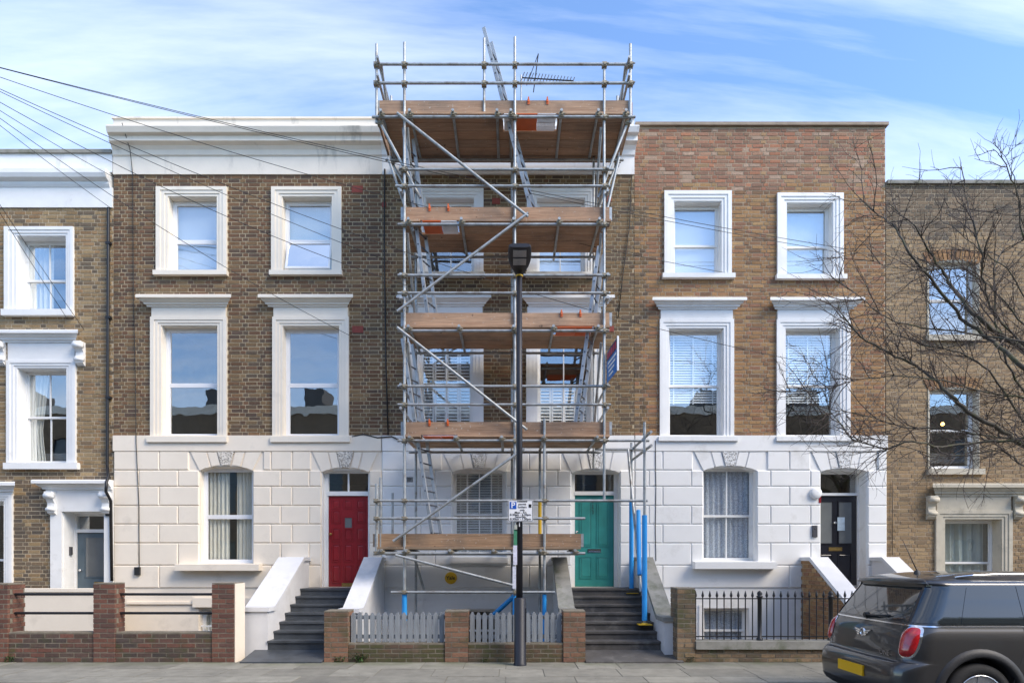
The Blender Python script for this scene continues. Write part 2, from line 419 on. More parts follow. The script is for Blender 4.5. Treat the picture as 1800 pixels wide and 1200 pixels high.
# brick palettes (real brick colours)
B_dark = brickmat('brown_stock_brick', [(.135,.072,.038),(.168,.092,.046),(.100,.060,.040),(.195,.110,.050),(.150,.076,.042),(.080,.058,.046),(.160,.084,.045),(.205,.126,.060)], ((.05,.045,.04), .9, .60, .80, .6))
B_mid = brickmat('mixed_brown_brick', [(.175,.110,.055),(.220,.140,.065),(.110,.070,.045),(.200,.125,.060),(.240,.160,.080),(.100,.075,.056)], ((.06,.05,.045), .9, .60, .82, .5))
B_yel = brickmat('yellow_stock_brick', [(.290,.195,.095),(.330,.230,.115),(.250,.165,.080),(.310,.215,.110),(.360,.260,.140),(.150,.105,.065),(.300,.175,.080),(.090,.075,.060)], ((.075,.06,.045), .8, .55, .82, .65))
B_tan = brickmat('orange_stock_brick', [(.330,.180,.075),(.270,.145,.068),(.370,.215,.090),(.220,.115,.060),(.340,.190,.080),(.300,.140,.075),(.160,.095,.058),(.380,.240,.110),(.310,.170,.070),(.250,.120,.075)], ((.13,.085,.05), .8, .58, .85, .5))
B_red = brickmat('patched_red_brick', [(.330,.130,.075),(.290,.140,.090),(.340,.190,.120),(.250,.125,.080),(.390,.155,.080),(.300,.170,.110),(.270,.150,.100),(.400,.290,.210),(.220,.125,.080),(.330,.210,.100)], ((.06,.05,.045), .9, .60, .80, .75))
B_grey = brickmat('sooty_brick', [(.150,.108,.070),(.185,.130,.080),(.110,.086,.064),(.215,.150,.090),(.165,.118,.075),(.090,.076,.062)], ((.05,.046,.042), .9, .55, .8, .5))
B_pale = brickmat('pale_tan_brick', [(.330,.228,.122),(.285,.194,.102),(.360,.258,.145),(.300,.202,.108),(.260,.174,.096),(.330,.218,.115),(.190,.135,.085)], ((.12,.09,.06), .9, .58, .82, .5))
B_gred = brickmat('garden_red_brick', [(.150,.062,.042),(.175,.074,.048),(.120,.055,.042),(.200,.090,.060),(.095,.055,.046),(.140,.068,.052)], ((.05,.045,.04), 1.6, .56, .78, .7))
B_gdark = brickmat('mossy_dark_brick', [(.085,.055,.045),(.130,.062,.046),(.060,.052,.048),(.180,.070,.048),(.100,.072,.058)], ((.04,.04,.036), 1.4, .5, .75, .6), (.055,.070,.018))
B_gbrown = brickmat('old_brown_brick', [(.240,.125,.075),(.190,.105,.068),(.270,.140,.085),(.150,.095,.065),(.220,.110,.075)], ((.08,.06,.05), 1.6, .55, .78, .6), (.075,.075,.030))
B_gmoss = brickmat('mossy_low_wall_brick', [(.125,.072,.048),(.092,.062,.044),(.150,.082,.054),(.105,.078,.052)], ((.045,.04,.033), 1.6, .5, .75, .6), (.060,.066,.022), .42)
B_gtan = brickmat('old_tan_garden_brick', [(.250,.165,.090),(.200,.130,.075),(.160,.105,.065),(.280,.190,.110),(.120,.085,.060)], ((.07,.06,.045), 1.6, .5, .75, .6), (.080,.085,.035))

def uframe(mb, o, i, zb, yf, yb):                     # U-shaped frame: o/i = (x0, x1, ztop)
    mb.prism([(o[0],zb),(i[0],zb),(i[0],i[2]),(i[1],i[2]),(i[1],zb),(o[1],zb),(o[1],o[2]),(o[0],o[2])], yf, yb)
def ring(mb, x0, x1, z0, z1, w, yf, yb, wb=None):     # closed rectangular frame from four butted bars
    wb = w if wb is None else wb
    mb.box(x0, x0 + w, yf, yb, z0, z1); mb.box(x1 - w, x1, yf, yb, z0, z1)
    mb.box(x0 + w, x1 - w, yf, yb, z1 - w, z1); mb.box(x0 + w, x1 - w, yf, yb, z0, z0 + wb)
def hood_profile(z0, z1, p):                          # cornice moulding in YZ
    h = z1 - z0
    return [(0, z0), (-p*.30, z0), (-p*.30, z0 + h*.16), (-p*.48, z0 + h*.20), (-p*.50, z0 + h*.34), (-p*.66, z0 + h*.44), (-p*.78, z0 + h*.56), (-p*.78, z0 + h*.62), (-p, z0 + h*.66), (-p, z0 + h*.92), (-p*.94, z1), (0, z1 + .015)]
def curtain_mb(x0, x1, z0, z1, y, amp=.03, waves=7, seed=0, gather=None):
    rd = random.Random(seed); n = 60; rows = []
    for k in range(9):
        t = k / 8; row = []
        for i in range(n + 1):
            u = i / n; xx = x0 + (x1 - x0) * u
            if gather: xx = x0 + (x1 - x0) * u * (1 - gather * (1 - abs(t - .35)) * .5)
            row.append((xx, y + amp * math.sin(u * waves * 6.283 + seed) + amp * .4 * math.sin(u * waves * 15.1 + t), z0 + (z1 - z0) * t))
        rows.append(row)
    return MB().grid(rows)
def blind_mb(x0, x1, z0, z1, y, pitch=.05, tilt=1.0, tapes=(.12, .5, .88)):
    mb = MB(); z = z1; hw = .021
    while z > z0:
        c, s_ = math.cos(tilt) * hw, math.sin(tilt) * hw
        mb.add([(x0, y - c, z - s_), (x1, y - c, z - s_), (x1, y + c, z + s_), (x0, y + c, z + s_), (x0, y - c, z - s_ + .003), (x1, y - c, z - s_ + .003), (x1, y + c, z + s_ + .003), (x0, y + c, z + s_ + .003)],
               [(0,1,2,3),(4,5,6,7),(0,1,5,4),(2,3,7,6)])
        z -= pitch
    for t in tapes: xx = x0 + (x1 - x0) * t; mb.box(xx - .012, xx + .012, y - .026, y - .022, z0, z1 + .02)
    mb.box(x0, x1, y - .025, y + .025, z1 + .012, z1 + .05)
    return mb

def window(house, o, sash, rail, trim, M_t, arch=None, sill=None, hood=None, depth=.2, bars=0, upvc=False, inside=None, seed=0, glassm=None, tilt=False, sillp=.10, aproud=.05, blind_z=None, consoles=False, gr=None):
    """o = opening (x0,x1,z0,z1) on the facade; sash = (x0,x1,z0,z1) at the recessed plane; rail = z of the meeting rail."""
    x0, x1, z0, z1 = o
    G = glassm or M_glass
    fr = MB(); yd = depth
    t = .012
    uframe(fr, (x0, x1, z1), (x0 + t, x1 - t, z1 - t), z0, -.005, yd + .08)       # plaster reveal
    if arch:
        ax0, ax1, az1 = arch
        for k, (f0, p) in enumerate(((0, 1.0), (.38, .72), (.72, .42))):
            f1 = (.38, .72, 1.0)[k]
            lx = lambda f: ax0 + (x0 - ax0) * f
            rx = lambda f: ax1 + (x1 - ax1) * f
            tz = lambda f: az1 + (z1 - az1) * f
            uframe(fr, (lx(f0), rx(f0), tz(f0)), (lx(f1), rx(f1), tz(f1)), z0, -aproud * p, .01 - .002 * k)
    win = obj('window', fr, M_t, house)
    fm = M_upvc if upvc else M_trimw
    sx0, sx1, sz0, sz1 = x0 + t, x1 - t, z0, z1 - t
    bm = MB(); fw = .04 if upvc else .028
    ring(bm, sx0, sx1, sz0, sz1, fw, yd, yd + .07)
    obj('window_frame', bm, fm, win)
    ix0, ix1 = sx0 + fw, sx1 - fw
    st = .032 if not upvc else .034
    for nm, za, zb, yy in (('upper_sash', rail - .005, sz1 - fw, yd + .012), ('lower_sash', sz0 + fw, rail + .022, yd + (.035 if not upvc else .012))):
        if upvc and nm == 'lower_sash': zb = rail - .008
        sb = MB(); ring(sb, ix0, ix1, za, zb, st, yy, yy + .03, st * 1.25)
        for k in range(bars):
            xx = ix0 + (ix1 - ix0) * (k + 1) / (bars + 1); sb.box(xx - .011, xx + .011, yy + .002, yy + .028, za + st, zb - st)
        pb = [MB().box(ix0 + st + (ix1 - ix0 - 2*st) * k / (bars + 1) + (.011 if k else 0), ix0 + st + (ix1 - ix0 - 2*st) * (k + 1) / (bars + 1) - (.011 if k < bars else 0), yy + .012, yy + .017, za + st * 1.25, zb - st) for k in range(bars + 1)]
        if tilt and nm == 'lower_sash':                       # top-hung casement pushed open at the bottom
            a = R(16); cz, cy_ = zb, yy
            for mbx in [sb] + pb:
                mbx.v = [(p[0], cy_ + (p[1] - cy_) * math.cos(a) - (cz - p[2]) * math.sin(a), cz - (cz - p[2]) * math.cos(a) - (p[1] - cy_) * math.sin(a)) for p in mbx.v]
        obj(nm, sb, fm, win)
        for pm in pb: obj('pane', pm, G, win)
    if sill:
        a0, a1, b0, b1 = sill
        obj('sill', MB().add([(a0,-sillp,b0),(a1,-sillp,b0),(a1,yd+.02,b0),(a0,yd+.02,b0),(a0,-sillp,b1-.012),(a1,-sillp,b1-.012),(a1,yd+.02,b1+.01),(a0,yd+.02,b1+.01)],
                             [(0,3,2,1),(4,5,6,7),(0,1,5,4),(1,2,6,5),(2,3,7,6),(3,0,4,7)]), M_t, win)
    if hood:
        h0, h1, hz0, hz1, fz = hood                           # hood ends, hood z range, frieze bottom
        p = .20
        obj('hood_cornice', MB().prismx(hood_profile(hz0, hz1, p), h0 + p, h1 - p, 1, 1), M_t, win)
        obj('frieze', MB().box(arch[0] + .02, arch[1] - .02, -.035, .012, fz, hz0), M_t, win)
        if consoles:
            for cxx in (arch[0] - .10, arch[1] + .10):
                cb = MB(); 
                prof = [(0, hz0), (-.15, hz0), (-.16, hz0 - .07), (-.12, hz0 - .13), (-.07, hz0 - .20), (-.075, hz0 - .26), (-.11, hz0 - .33), (-.09, hz0 - .40), (-.03, hz0 - .45), (0, hz0 - .45)]
                cb.prismx(prof, cxx - .075, cxx + .075)
                for rr_, zz, yy in ((.055, hz0 - .08, -.125), (.038, hz0 - .34, -.085)): cb.lathe((cxx - .088, yy, zz), [(rr_ * .4, -.004), (rr_, 0), (rr_, .176), (rr_ * .4, .18)], 'x', 14)
                obj('console_bracket', cb, M_t, win)
    if inside:
        kind = inside
        yi = yd + .10
        if kind == 'curtains':
            w = (x1 - x0)
            obj('curtain', curtain_mb(x0 + .02, x0 + w * .47, z0, z1, yi, .025, 6, seed), M_curt, win); obj('curtain', curtain_mb(x0 + w * .60, x1 - .02, z0, z1, yi, .025, 5, seed + 2), M_curt, win)
        elif kind == 'left_curtain': obj('curtain', curtain_mb(x0 + .02, x0 + (x1 - x0) * .52, z0, z1, yi, .025, 5, seed, gather=gr), plain('white_curtain', (.70, .69, .64), .9, .06, 8, .1), win)
        elif kind == 'lace': obj('net_curtain', curtain_mb(x0 + .01, x1 - .01, z0, z1, yi, .018, 9, seed), M_lace, win)
        elif kind == 'sheer': obj('curtain', curtain_mb(x0 + .01, x1 - .1, z0, z1, yi, .03, 5, seed), plain('pale_sheer_curtain', (.46, .50, .46), .9, .1, 5, .1), win)
        elif kind == 'blind': obj('venetian_blind', blind_mb(x0 + .03, x1 - .03, blind_z or z0 + .03, z1 - .09, yi - .02), M_blind, win, kind='stuff')
        elif kind == 'roller': obj('roller_blind', MB().box(x0 + .02, x1 - .02, yi, yi + .004, z0, z1), M_frost if seed else plain('pale_blue_roller_blind', (.50, .57, .66), .5, .02, 4, .05), win)
        elif kind in ('shutters', 'half_shutters'):
            zt = z1 - .05 if kind == 'shutters' else rail
            for k in range(4):
                a = x0 + .05 + (x1 - x0 - .1) * k / 4 + .004; b_ = x0 + .05 + (x1 - x0 - .1) * (k + 1) / 4 - .004
                for za, zb in (((z0, rail), (rail + .02, zt)) if kind == 'shutters' else ((z0, zt),)):
                    sb = MB(); ring(sb, a, b_, za, zb, .035, yi - .05, yi - .02)
                    zz = za + .06
                    while zz < zb - .06:
                        sb.add([(a + .03, yi - .058, zz - .022), (b_ - .03, yi - .058, zz - .022), (b_ - .03, yi - .022, zz + .022), (a + .03, yi - .022, zz + .022), (a + .03, yi - .055, zz - .017), (b_ - .03, yi - .055, zz - .017), (b_ - .03, yi - .019, zz + .027), (a + .03, yi - .019, zz + .027)], [(0,1,2,3),(4,5,6,7),(0,1,5,4),(2,3,7,6)])
                        zz += .064
                    obj('shutter', sb, M_blind, win)
    return win

def house_shell(h, x0, x1, ztop, floors, zroof, yb=8.0):
    mb = MB(); e = .003
    mb.box(x0 + e, x0 + .12, .24, yb, -1.0, ztop - .02); mb.box(x1 - .12, x1 - e, .24, yb, -1.0, ztop - .02)
    mb.box(x0 + .125, x1 - .125, 4.0, yb - .01, -1.0, zroof)
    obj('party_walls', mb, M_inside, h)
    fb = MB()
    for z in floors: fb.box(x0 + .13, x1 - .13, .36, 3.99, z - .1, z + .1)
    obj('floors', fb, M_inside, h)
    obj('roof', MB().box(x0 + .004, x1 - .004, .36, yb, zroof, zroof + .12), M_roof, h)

def front_wall(h, x0, x1, z0, z1, ops, mat, name='front_wall'):
    mb = MB()
    for a, b_, c, d in cells(x0, x1, z0, z1, ops): mb.box(a, b_, 0.0, .34, c, d)
    return obj(name, mb, mat, h)

# rusticated ground floor: rows of raised blocks with V joints
ROWS = [793, 826.5, 855, 888.5, 921, 954, 993, 1033]
def stucco(h, x0, x1, ops, arches, M_s, jA, jB, ztop, zline=793, quoin=None):
    """ops: openings; arches: (centre x, half width, spring z, crown z). Blocks between rows, joints alternate jA / jB."""
    base = MB(); zb = Z(1180)
    for a, b_, c, d in cells(x0, x1, zb, ztop, ops): base.box(a, b_, -.025, -.002, c, d)
    wall = obj('stucco_wall', base, M_s, h)
    obj('string_course', MB().box(x0 - .01, x1 + .01, -.055, -.025, Z(zline), ztop + .002), M_s, wall)
    for r in range(7):
        za, zb_ = Z(ROWS[r + 1]), Z(ROWS[r])
        js = sorted([x0, x1] + [X(p) for p in (jA if r % 2 == 0 else jB)])
        for i in range(len(js) - 1):
            segs = [(js[i], js[i + 1])]
            for o in ops:
                if o[2] < zb_ - .05 and o[3] > za + .05:
                    ns = []
                    for a, b_ in segs:
                        if o[1] <= a or o[0] >= b_: ns.append((a, b_)); continue
                        if o[0] > a: ns.append((a, o[0]))
                        if o[1] < b_: ns.append((o[1], b_))
                    segs = ns
            if r == 0:
                for cx_, hw, zs, zc in arches:
                    ns = []
                    for a, b_ in segs:
                        l, rr = cx_ - hw - .20, cx_ + hw + .20
                        if rr <= a or l >= b_: ns.append((a, b_)); continue
                        if l > a: ns.append((a, l))
                        if rr < b_: ns.append((rr, b_))
                    segs = ns
            for a, b_ in segs:
                if b_ - a > .06: obj('stucco_block', MB().frus(a + .001, b_ - .001, za + .001, zb_ - .001, -.025, -.050, .020), M_s, wall)
    zt = Z(zline) - .001
    for cx_, hw, zs, zc in arches:                            # five splayed voussoirs and a vermiculated keystone
        za = Z(ROWS[1])
        top = [-hw - .20, -hw * .92, -hw * .40, -.20 + .03, .20 - .03, hw * .40 + .0, hw * .92, hw + .20]
        top = [-hw - .19, -hw * .72, -.17, .17, hw * .72, hw + .19]; bot = [-hw, -hw * .55, -.095, .095, hw * .55, hw]
        arc = lambda u: zs + (zc - zs) * (1 - (u / hw) ** 2)
        for k in range(5):
            poly = [(cx_ + bot[k] + .002, arc(bot[k])), (cx_ + (bot[k] + bot[k+1]) / 2, arc((bot[k] + bot[k+1]) / 2)), (cx_ + bot[k+1] - .002, arc(bot[k+1])), (cx_ + top[k+1] - .002, zt), (cx_ + top[k] + .002, zt)]
            if k == 2: obj('keystone', MB().prism(poly, -.062, .2, .012), M_verm_c if M_s is M_cream else M_verm_w, wall)
            else: obj('voussoir', MB().prism(poly, -.045, .2, .018), M_s, wall)
        for s_ in (-1, 1):                                    # springing blocks either side
            a = cx_ + s_ * hw; poly = [(a, arc(hw)), (a, za), (a + s_ * .20, za), (a + s_ * .19, zt)]
    return wall
def vermic(name, col):
    m, nt, b = nodes(name)
    v = nt.nodes.new('ShaderNodeTexVoronoi'); v.inputs['Scale'].default_value = 48; g = nt.nodes.new('ShaderNodeNewGeometry'); nt.links.new(g.outputs['Position'], v.inputs['Vector'])
    h = ramp(nt, v.outputs[0], [(.22, 0.0), (.5, 1.0)])
    nt.links.new(mix(nt, h, tuple(k * .45 for k in col), col), b.inputs['Base Color']); b.inputs['Roughness'].default_value = .8
    bump(nt, b, h, 1.0, .02); return m
M_wing = plain('weathered_white_wall', (.64, .64, .65), .7, .06, 4, .15, stain=((.45, .44, .42), 1.6, .55, .85))
M_verm_c = vermic('vermiculated_cream_stucco', (.75, .69, .60)); M_verm_w = vermic('vermiculated_white_stucco', (.77, .77, .76))

def door(house, o, y, leaf, M_d, M_f, transom, panels, fan_bars=0, letter=None, knob=None, glazed=None, name='front_door', arc=0.0):
    """o = opening on facade (x0,x1,z0,z1); leaf (x0,x1,z0,z1) at recess y."""
    x0, x1, z0, z1 = o; t = .012
    fr = MB(); uframe(fr, (x0, x1, z1), (x0 + t, x1 - t, z1 - t), z0, -.005, y + .1)
    lx0, lx1, lz0, lz1 = leaf
    uframe(fr, (x0 + t, x1 - t, z1 - t), (lx0 - .004, lx1 + .004, z1 - .06), z0, y - .03, y + .06)
    fr.box(lx0 - .004, lx1 + .004, y - .045, y + .06, lz1 + .004, transom)
    for k in range(fan_bars): xx = (lx0 + lx1) / 2; fr.box(xx - .014, xx + .014, y - .01, y + .03, transom, z1 - .06)
    d = obj('door', fr, M_f, house)
    obj('fanlight_pane', MB().box(lx0 - .004, lx1 + .004, y + .012, y + .018, transom, z1 - .06), M_glass, d)
    obj('door_leaf', MB().box(lx0, lx1, y, y + .045, lz0, lz1), M_d, d)
    for (a, b_, c, e) in panels:                              # panels as fractions of the leaf: moulded raised fields
        pa, pb = lx0 + (lx1 - lx0) * a, lx0 + (lx1 - lx0) * b_; pc, pd = lz0 + (lz1 - lz0) * c, lz0 + (lz1 - lz0) * e
        mb = MB(); ring(mb, pa, pb, pc, pd, .018, y - .012, y); mb.frus(pa + .028, pb - .028, pc + .028, pd - .028, y, y - .008, .015)
        obj('door_panel', mb, M_d, d)
    for (a, b_, c, e) in (glazed or []):
        pa, pb = lx0 + (lx1 - lx0) * a, lx0 + (lx1 - lx0) * b_; pc, pd = lz0 + (lz1 - lz0) * c, lz0 + (lz1 - lz0) * e
        mb = MB(); ring(mb, pa - .02, pb + .02, pc - .02, pd + .02, .02, y - .014, y); obj('glazing_bead', mb, M_d, d)
        obj('door_pane', MB().box(pa, pb, y - .005, y - .001, pc, pd), MATS['door_glass'], d)
    if letter:
        a, c, mm = letter; xx, zz = lx0 + (lx1 - lx0) * a, lz0 + (lz1 - lz0) * c
        mb = MB(); ring(mb, xx - .13, xx + .13, zz - .035, zz + .035, .012, y - .012, y); mb.frus(xx - .115, xx + .115, zz - .022, zz + .022, y, y - .008, .006); obj('letterbox', mb, mm, d)
    if knob:
        a, c, mm = knob; xx, zz = lx0 + (lx1 - lx0) * a, lz0 + (lz1 - lz0) * c
        obj('door_knob', MB().lathe((xx, y, zz), [(.02, 0), (.012, -.02), (.026, -.035), (.026, -.05), (.012, -.06)], 'y', 14), mm, d)
    return d
plain('door_glass', (.16, .17, .17), .08, .1, 4, .05, coat=.8)

FL = [Z(1040), Z(800), Z(505)]
def P4(x0, x1, y0, y1): return (X(x0), X(x1), Z(y1), Z(y0))

# ================================================================== house with the yellow brick front at the far left
H1x0, H1x1 = -13.0, X(200) - .002
h1 = thing('terraced_house', ((H1x0 + H1x1)/2, 4, -1.0), 'yellow brick house with white trim and slate blue door at the far left', 'house')
w1a = P4(30, 117, 415, 546); w1b = P4(31, 118, 647, 813); d1 = (X(112), X(186), Z(1062), Z(899)); w1c = (X(-62), X(8), Z(1062), Z(880))
ops1 = [w1a, w1b, d1, w1c]
top1 = Z(366)
wall1 = front_wall(h1, H1x0, H1x1, -1.0, top1, ops1, M_mortar_l)
tr = lambda a, m=.0: (a[0] - m, a[1] + m, a[2] - m, a[3] + m)
lay_bricks(wall1, X(-60), H1x1 - .002, Z(1075), top1, [(X(10), X(131), Z(552), Z(400)), (X(14), X(135), Z(820), Z(602)), (X(92), X(204), Z(1080), Z(860)), (X(-90), X(24), Z(1080), Z(866))], -.006, lambda x, z: B_yel if z > Z(830) else B_grey if random.random() < .55 else B_yel, seed=11)
house_shell(h1, H1x0, H1x1, top1, FL, Z(330))
obj('parapet', MB().box(H1x0, H1x1 - .01, -.03, .30, Z(304), Z(272)), M_corn_w, h1)
obj('frieze', MB().box(H1x0, H1x1 - .01, -.03, .30, top1 + .001, Z(331)), M_trimw, h1)
zc0, zc1 = Z(331), Z(304)
obj('cornice', MB().prismx([(.30, zc0), (-.04, zc0), (-.07, zc0 + .05), (-.07, zc0 + .09), (-.16, zc0 + .13), (-.19, zc0 + .20), (-.19, zc1 - .02), (.30, zc1)], H1x0, X(195)), M_corn_w, h1)
obj('parapet_coping', MB().box(H1x0, H1x1 - .012, -.07, .34, Z(272) + .001, Z(266)), M_coping, h1)
window(h1, w1a, None, Z(487), None, M_trimw, (X(10), X(131), Z(400)), P4(8, 132, 545, 557), None, .2, 1, inside='left_curtain', seed=3)
window(h1, w1b, None, Z(731), None, M_trimw, (X(14), X(135), Z(634)), P4(12, 141, 813, 825), (X(-4), X(149), Z(603), Z(585), Z(634)), .2, 1, inside='left_curtain', seed=5, consoles=True, gr=.9)
dd = door(h1, d1, .34, (X(112) + .045, X(186) - .02, Z(1062), Z(929) - .06), M_blued, M_trimw, Z(923) - .06, [], letter=(.62, .28, M_brass), knob=(.10, .47, M_chrome), glazed=[(.22, .72, .38, .93)])
pil = MB(); pil.box(X(92), X(112) - .001, -.06, .01, Z(1075), Z(899)); pil.box(X(186) + .001, X(203) - .01, -.06, .01, Z(1075), Z(899)); pil.box(X(92), X(203) - .01, -.06, .012, Z(899) + .001, Z(864))
obj('door_surround', pil, M_trimw, dd)
obj('door_hood', MB().prismx(hood_profile(Z(864), Z(845), .24), X(70) + .24, X(203) - .012, 1, 0), M_trimw, dd)
for cx_ in (X(97), X(192)):
    cb = MB(); hz0 = Z(865)
    cb.prismx([(-.05, hz0), (-.21, hz0), (-.215, hz0 - .08), (-.17, hz0 - .14), (-.12, hz0 - .22), (-.125, hz0 - .28), (-.15, hz0 - .34), (-.12, hz0 - .41), (-.06, hz0 - .44), (-.05, hz0 - .44)], cx_ - .07, cx_ + .07)
    for rr_, zz, yy in ((.055, hz0 - .08, -.175), (.035, hz0 - .34, -.13)): cb.lathe((cx_ - .082, yy, zz), [(rr_*.4, -.004), (rr_, 0), (rr_, .164), (rr_*.4, .168)], 'x', 14)
    obj('console_bracket', cb, M_trimw, dd)
icom = obj('intercom', MB().frus(-.035, .035, Z(975), Z(960), 0, -.03, .004), plain('grey_metal', (.10, .10, .11), .4, .1, 9, 0, .5), dd)
icom.location += Vector((X(122), .18, 0)); icom.location.x += .0
icom.data.transform(Matrix.Rotation(R(90), 4, 'Z')); icom.location.x = X(112) + .03 - WLOC[dd.name].x
window(h1, w1c, None, Z(985), None, M_trimw, (X(-80), X(24), Z(868)), None, (X(-110), X(40), Z(868) + .001, Z(848), Z(868)), .2, 0)
lnd = obj('door_landing', MB().box(X(60), X(204), -.5, -.001, -1.0, Z(1062) - .02), M_conc, h1)

# ================================================================== house with the cream ground floor and red door
H2x0, H2x1 = X(200) + .002, X(672) - .002
h2 = thing('terraced_house', ((H2x0 + H2x1)/2, 4, -1.0), 'brown brick house with cream painted ground floor and red front door', 'house')
a2 = P4(296, 382, 346, 477); b2 = P4(496, 584, 346, 477); c2 = P4(284, 383, 572, 767); e2 = P4(497, 597, 573, 767)
g2 = P4(352, 446, 820, 990); d2 = (X(566), X(650), Z(1031), Z(824)); bs2 = P4(350, 440, 1068, 1150)
top2 = Z(308); st2 = Z(766)
wall2 = front_wall(h2, H2x0, H2x1, -1.0, top2, [a2, b2, c2, e2, g2, d2, bs2], M_mortar_d)
arcs2 = [(X(276), X(400), Z(482), Z(330)), (X(478), X(601), Z(482), Z(330)), (X(266), X(400), Z(772), Z(541)), (X(480), X(614), Z(772), Z(541))]
lay_bricks(wall2, H2x0, H2x1 - .001, st2 + .004, top2, arcs2, -.006, lambda x, z: B_dark if (z > Z(470) or random.random() < .5) else B_mid, seed=21)
house_shell(h2, H2x0, H2x1, top2, FL, Z(280))
def cornice_set(h, x0, x1, left_return, right_return, M_c):
    obj('frieze', MB().box(x0, x1, -.03, .30, top2 + .001, Z(277)), M_c, h)
    z0, z1 = Z(277), Z(237)
    prof = [(.30, z0), (-.035, z0), (-.06, z0 + .02), (-.08, z0 + .10), (-.13, z0 + .16), (-.22, z0 + .19), (-.22, z0 + .28), (-.30, z0 + .30), (-.33, z0 + .37), (-.34, z1 - .05), (-.30, z1 - .01), (.30, z1 + .03)]
    obj('cornice', MB().prismx(prof, x0 - (left_return and .0), x1 + (right_return and .0), -.15 if left_return else 0, .12 if right_return else 0), M_c, h)
    obj('parapet', MB().box(x0, x1, -.02, .30, Z(237) + .04, Z(211)), M_c, h)
    obj('parapet_coping', MB().box(x0 - .02 * left_return, x1, -.05, .34, Z(211) + .001, Z(208)), M_c, h)
cornice_set(h2, H2x0, H2x1, 1, 0, M_cornice)
window(h2, a2, None, Z(418), None, M_trimc, (X(276), X(400), Z(330)), P4(273, 402, 477, 486), None, .15, 0, True, 'roller', 0)
window(h2, b2, None, Z(418), None, M_trimc, (X(478), X(601), Z(330)), P4(476, 603, 477, 486), None, .15, 0, True, 'roller', 1, tilt=True)
window(h2, c2, None, Z(673), None, M_trimc, (X(266), X(400), Z(558)), P4(262, 402, 767, 778), (X(248), X(414), Z(541), Z(524), Z(558)), .15, 0, True, None)
window(h2, e2, None, Z(673), None, M_trimc, (X(480), X(614), Z(558)), P4(478, 617, 767, 778), (X(460), X(625), Z(541), Z(524), Z(558)), .15, 0, True, None)
stucco(h2, H2x0 + .02, H2x1, [g2, d2, bs2], [((g2[0] + g2[1])/2, (g2[1] - g2[0])/2, Z(829), Z(819)), ((d2[0] + d2[1])/2, (d2[1] - d2[0])/2, Z(832), Z(823))], M_cream, [282, 478, 515], [246, 315, 495, 545], st2)
window(h2, g2, None, Z(907), None, M_cream, None, P4(318, 463, 990, 1002), None, .12, 0, True, 'curtains', 4, sillp=.24)
door(h2, d2, .16, (X(574), X(644), Z(1031), Z(870)), M_red, M_trimw, Z(862), [(.08 + .31 * i, .30 + .31 * i, zz, zz + hh) for i in range(3) for zz, hh in ((.04, .20), (.27, .20), (.50, .15), (.70, .14), (.86, .10)) if not (i == 1 and zz == .70)], 1, (.5, .022, M_brass), (.06, .58, M_brass), glazed=[(.41, .59, .645, .76)])
window(h2, bs2, None, Z(1112), None, M_cream, None, None, None, .12, 0, False, 'curtains', 8)
gb = MB()
for k in range(9): xx = bs2[0] + (bs2[1] - bs2[0]) * (k + .5) / 9; gb.tube((xx, .05, bs2[2]), (xx, .05, Z(1100)), .008, 6)
gb.box(bs2[0] + .013, bs2[1] - .013, .04, .06, Z(1101), Z(1099)); obj('window_grille', gb, M_trimw, h2)
obj('basement_hood', MB().box(X(225), X(342), -.06, -.026, Z(1061), Z(1057)).box(X(342) + .002, X(470), -.09, -.026, Z(1066), Z(1050)), M_cream, h2)
obj('service_box', MB().box(X(241), X(250), -.10, -.046, Z(1010), Z(996)), M_plastic, h2)
for (bx, by) in ((628, 333), (629, 579)): obj('air_brick', MB().frus(X(bx) - .11, X(bx) + .11, Z(by) - .07, Z(by) + .07, .0, -.014, .004), plain('terracotta_airbrick', (.24, .05, .035), .8, .2, 20, .3), h2)
obj('air_brick', MB().frus(X(680) - .1, X(680) - .01, Z(360) - .05, Z(360) + .05, .0, -.014, .004), MATS['terracotta_airbrick'], h2)

# ================================================================== house behind the scaffolding, teal door
H3x0, H3x1 = X(672) + .002, X(1115) - .002
h3 = thing('terraced_house', ((H3x0 + H3x1)/2, 4, -1.0), 'brown brick house behind scaffolding with white ground floor and teal door', 'house')
a3 = P4(748, 834, 348, 480); b3 = P4(943, 1029, 348, 480); c3 = P4(735, 832, 572, 767); e3 = P4(944, 1040, 572, 767)
g3 = P4(795, 889, 824, 978); d3 = (X(1004), X(1089), Z(1031), Z(826)); bs3 = P4(797, 882, 1069, 1150)
wall3 = front_wall(h3, H3x0, H3x1, -1.0, top2, [a3, b3, c3, e3, g3, d3, bs3], M_mortar_d)
lay_bricks(wall3, H3x0, H3x1 - .001, st2 + .004, top2, [(X(733), X(850), Z(482), Z(333)), (X(926), X(1043), Z(482), Z(333)), (X(717), X(850), Z(772), Z(540)), (X(925), X(1058), Z(772), Z(540))], -.006, lambda x, z: B_mid if (x > X(1060) or random.random() < .6) else B_dark, seed=31)
house_shell(h3, H3x0, H3x1, top2, FL, Z(280))
cornice_set(h3, H3x0, H3x1, 0, 1, M_corn_w)
window(h3, a3, None, Z(418), None, M_trimw, (X(733), X(850), Z(333)), P4(731, 853, 480, 489), None, .15, 1)
window(h3, b3, None, Z(418), None, M_trimw, (X(926), X(1043), Z(333)), P4(924, 1046, 480, 489), None, .15, 1, inside='roller')
window(h3, c3, None, Z(675), None, M_trimw, (X(717), X(850), Z(556)), P4(715, 853, 767, 778), (X(700), X(864), Z(540), Z(525), Z(556)), .15, 1, inside='shutters')
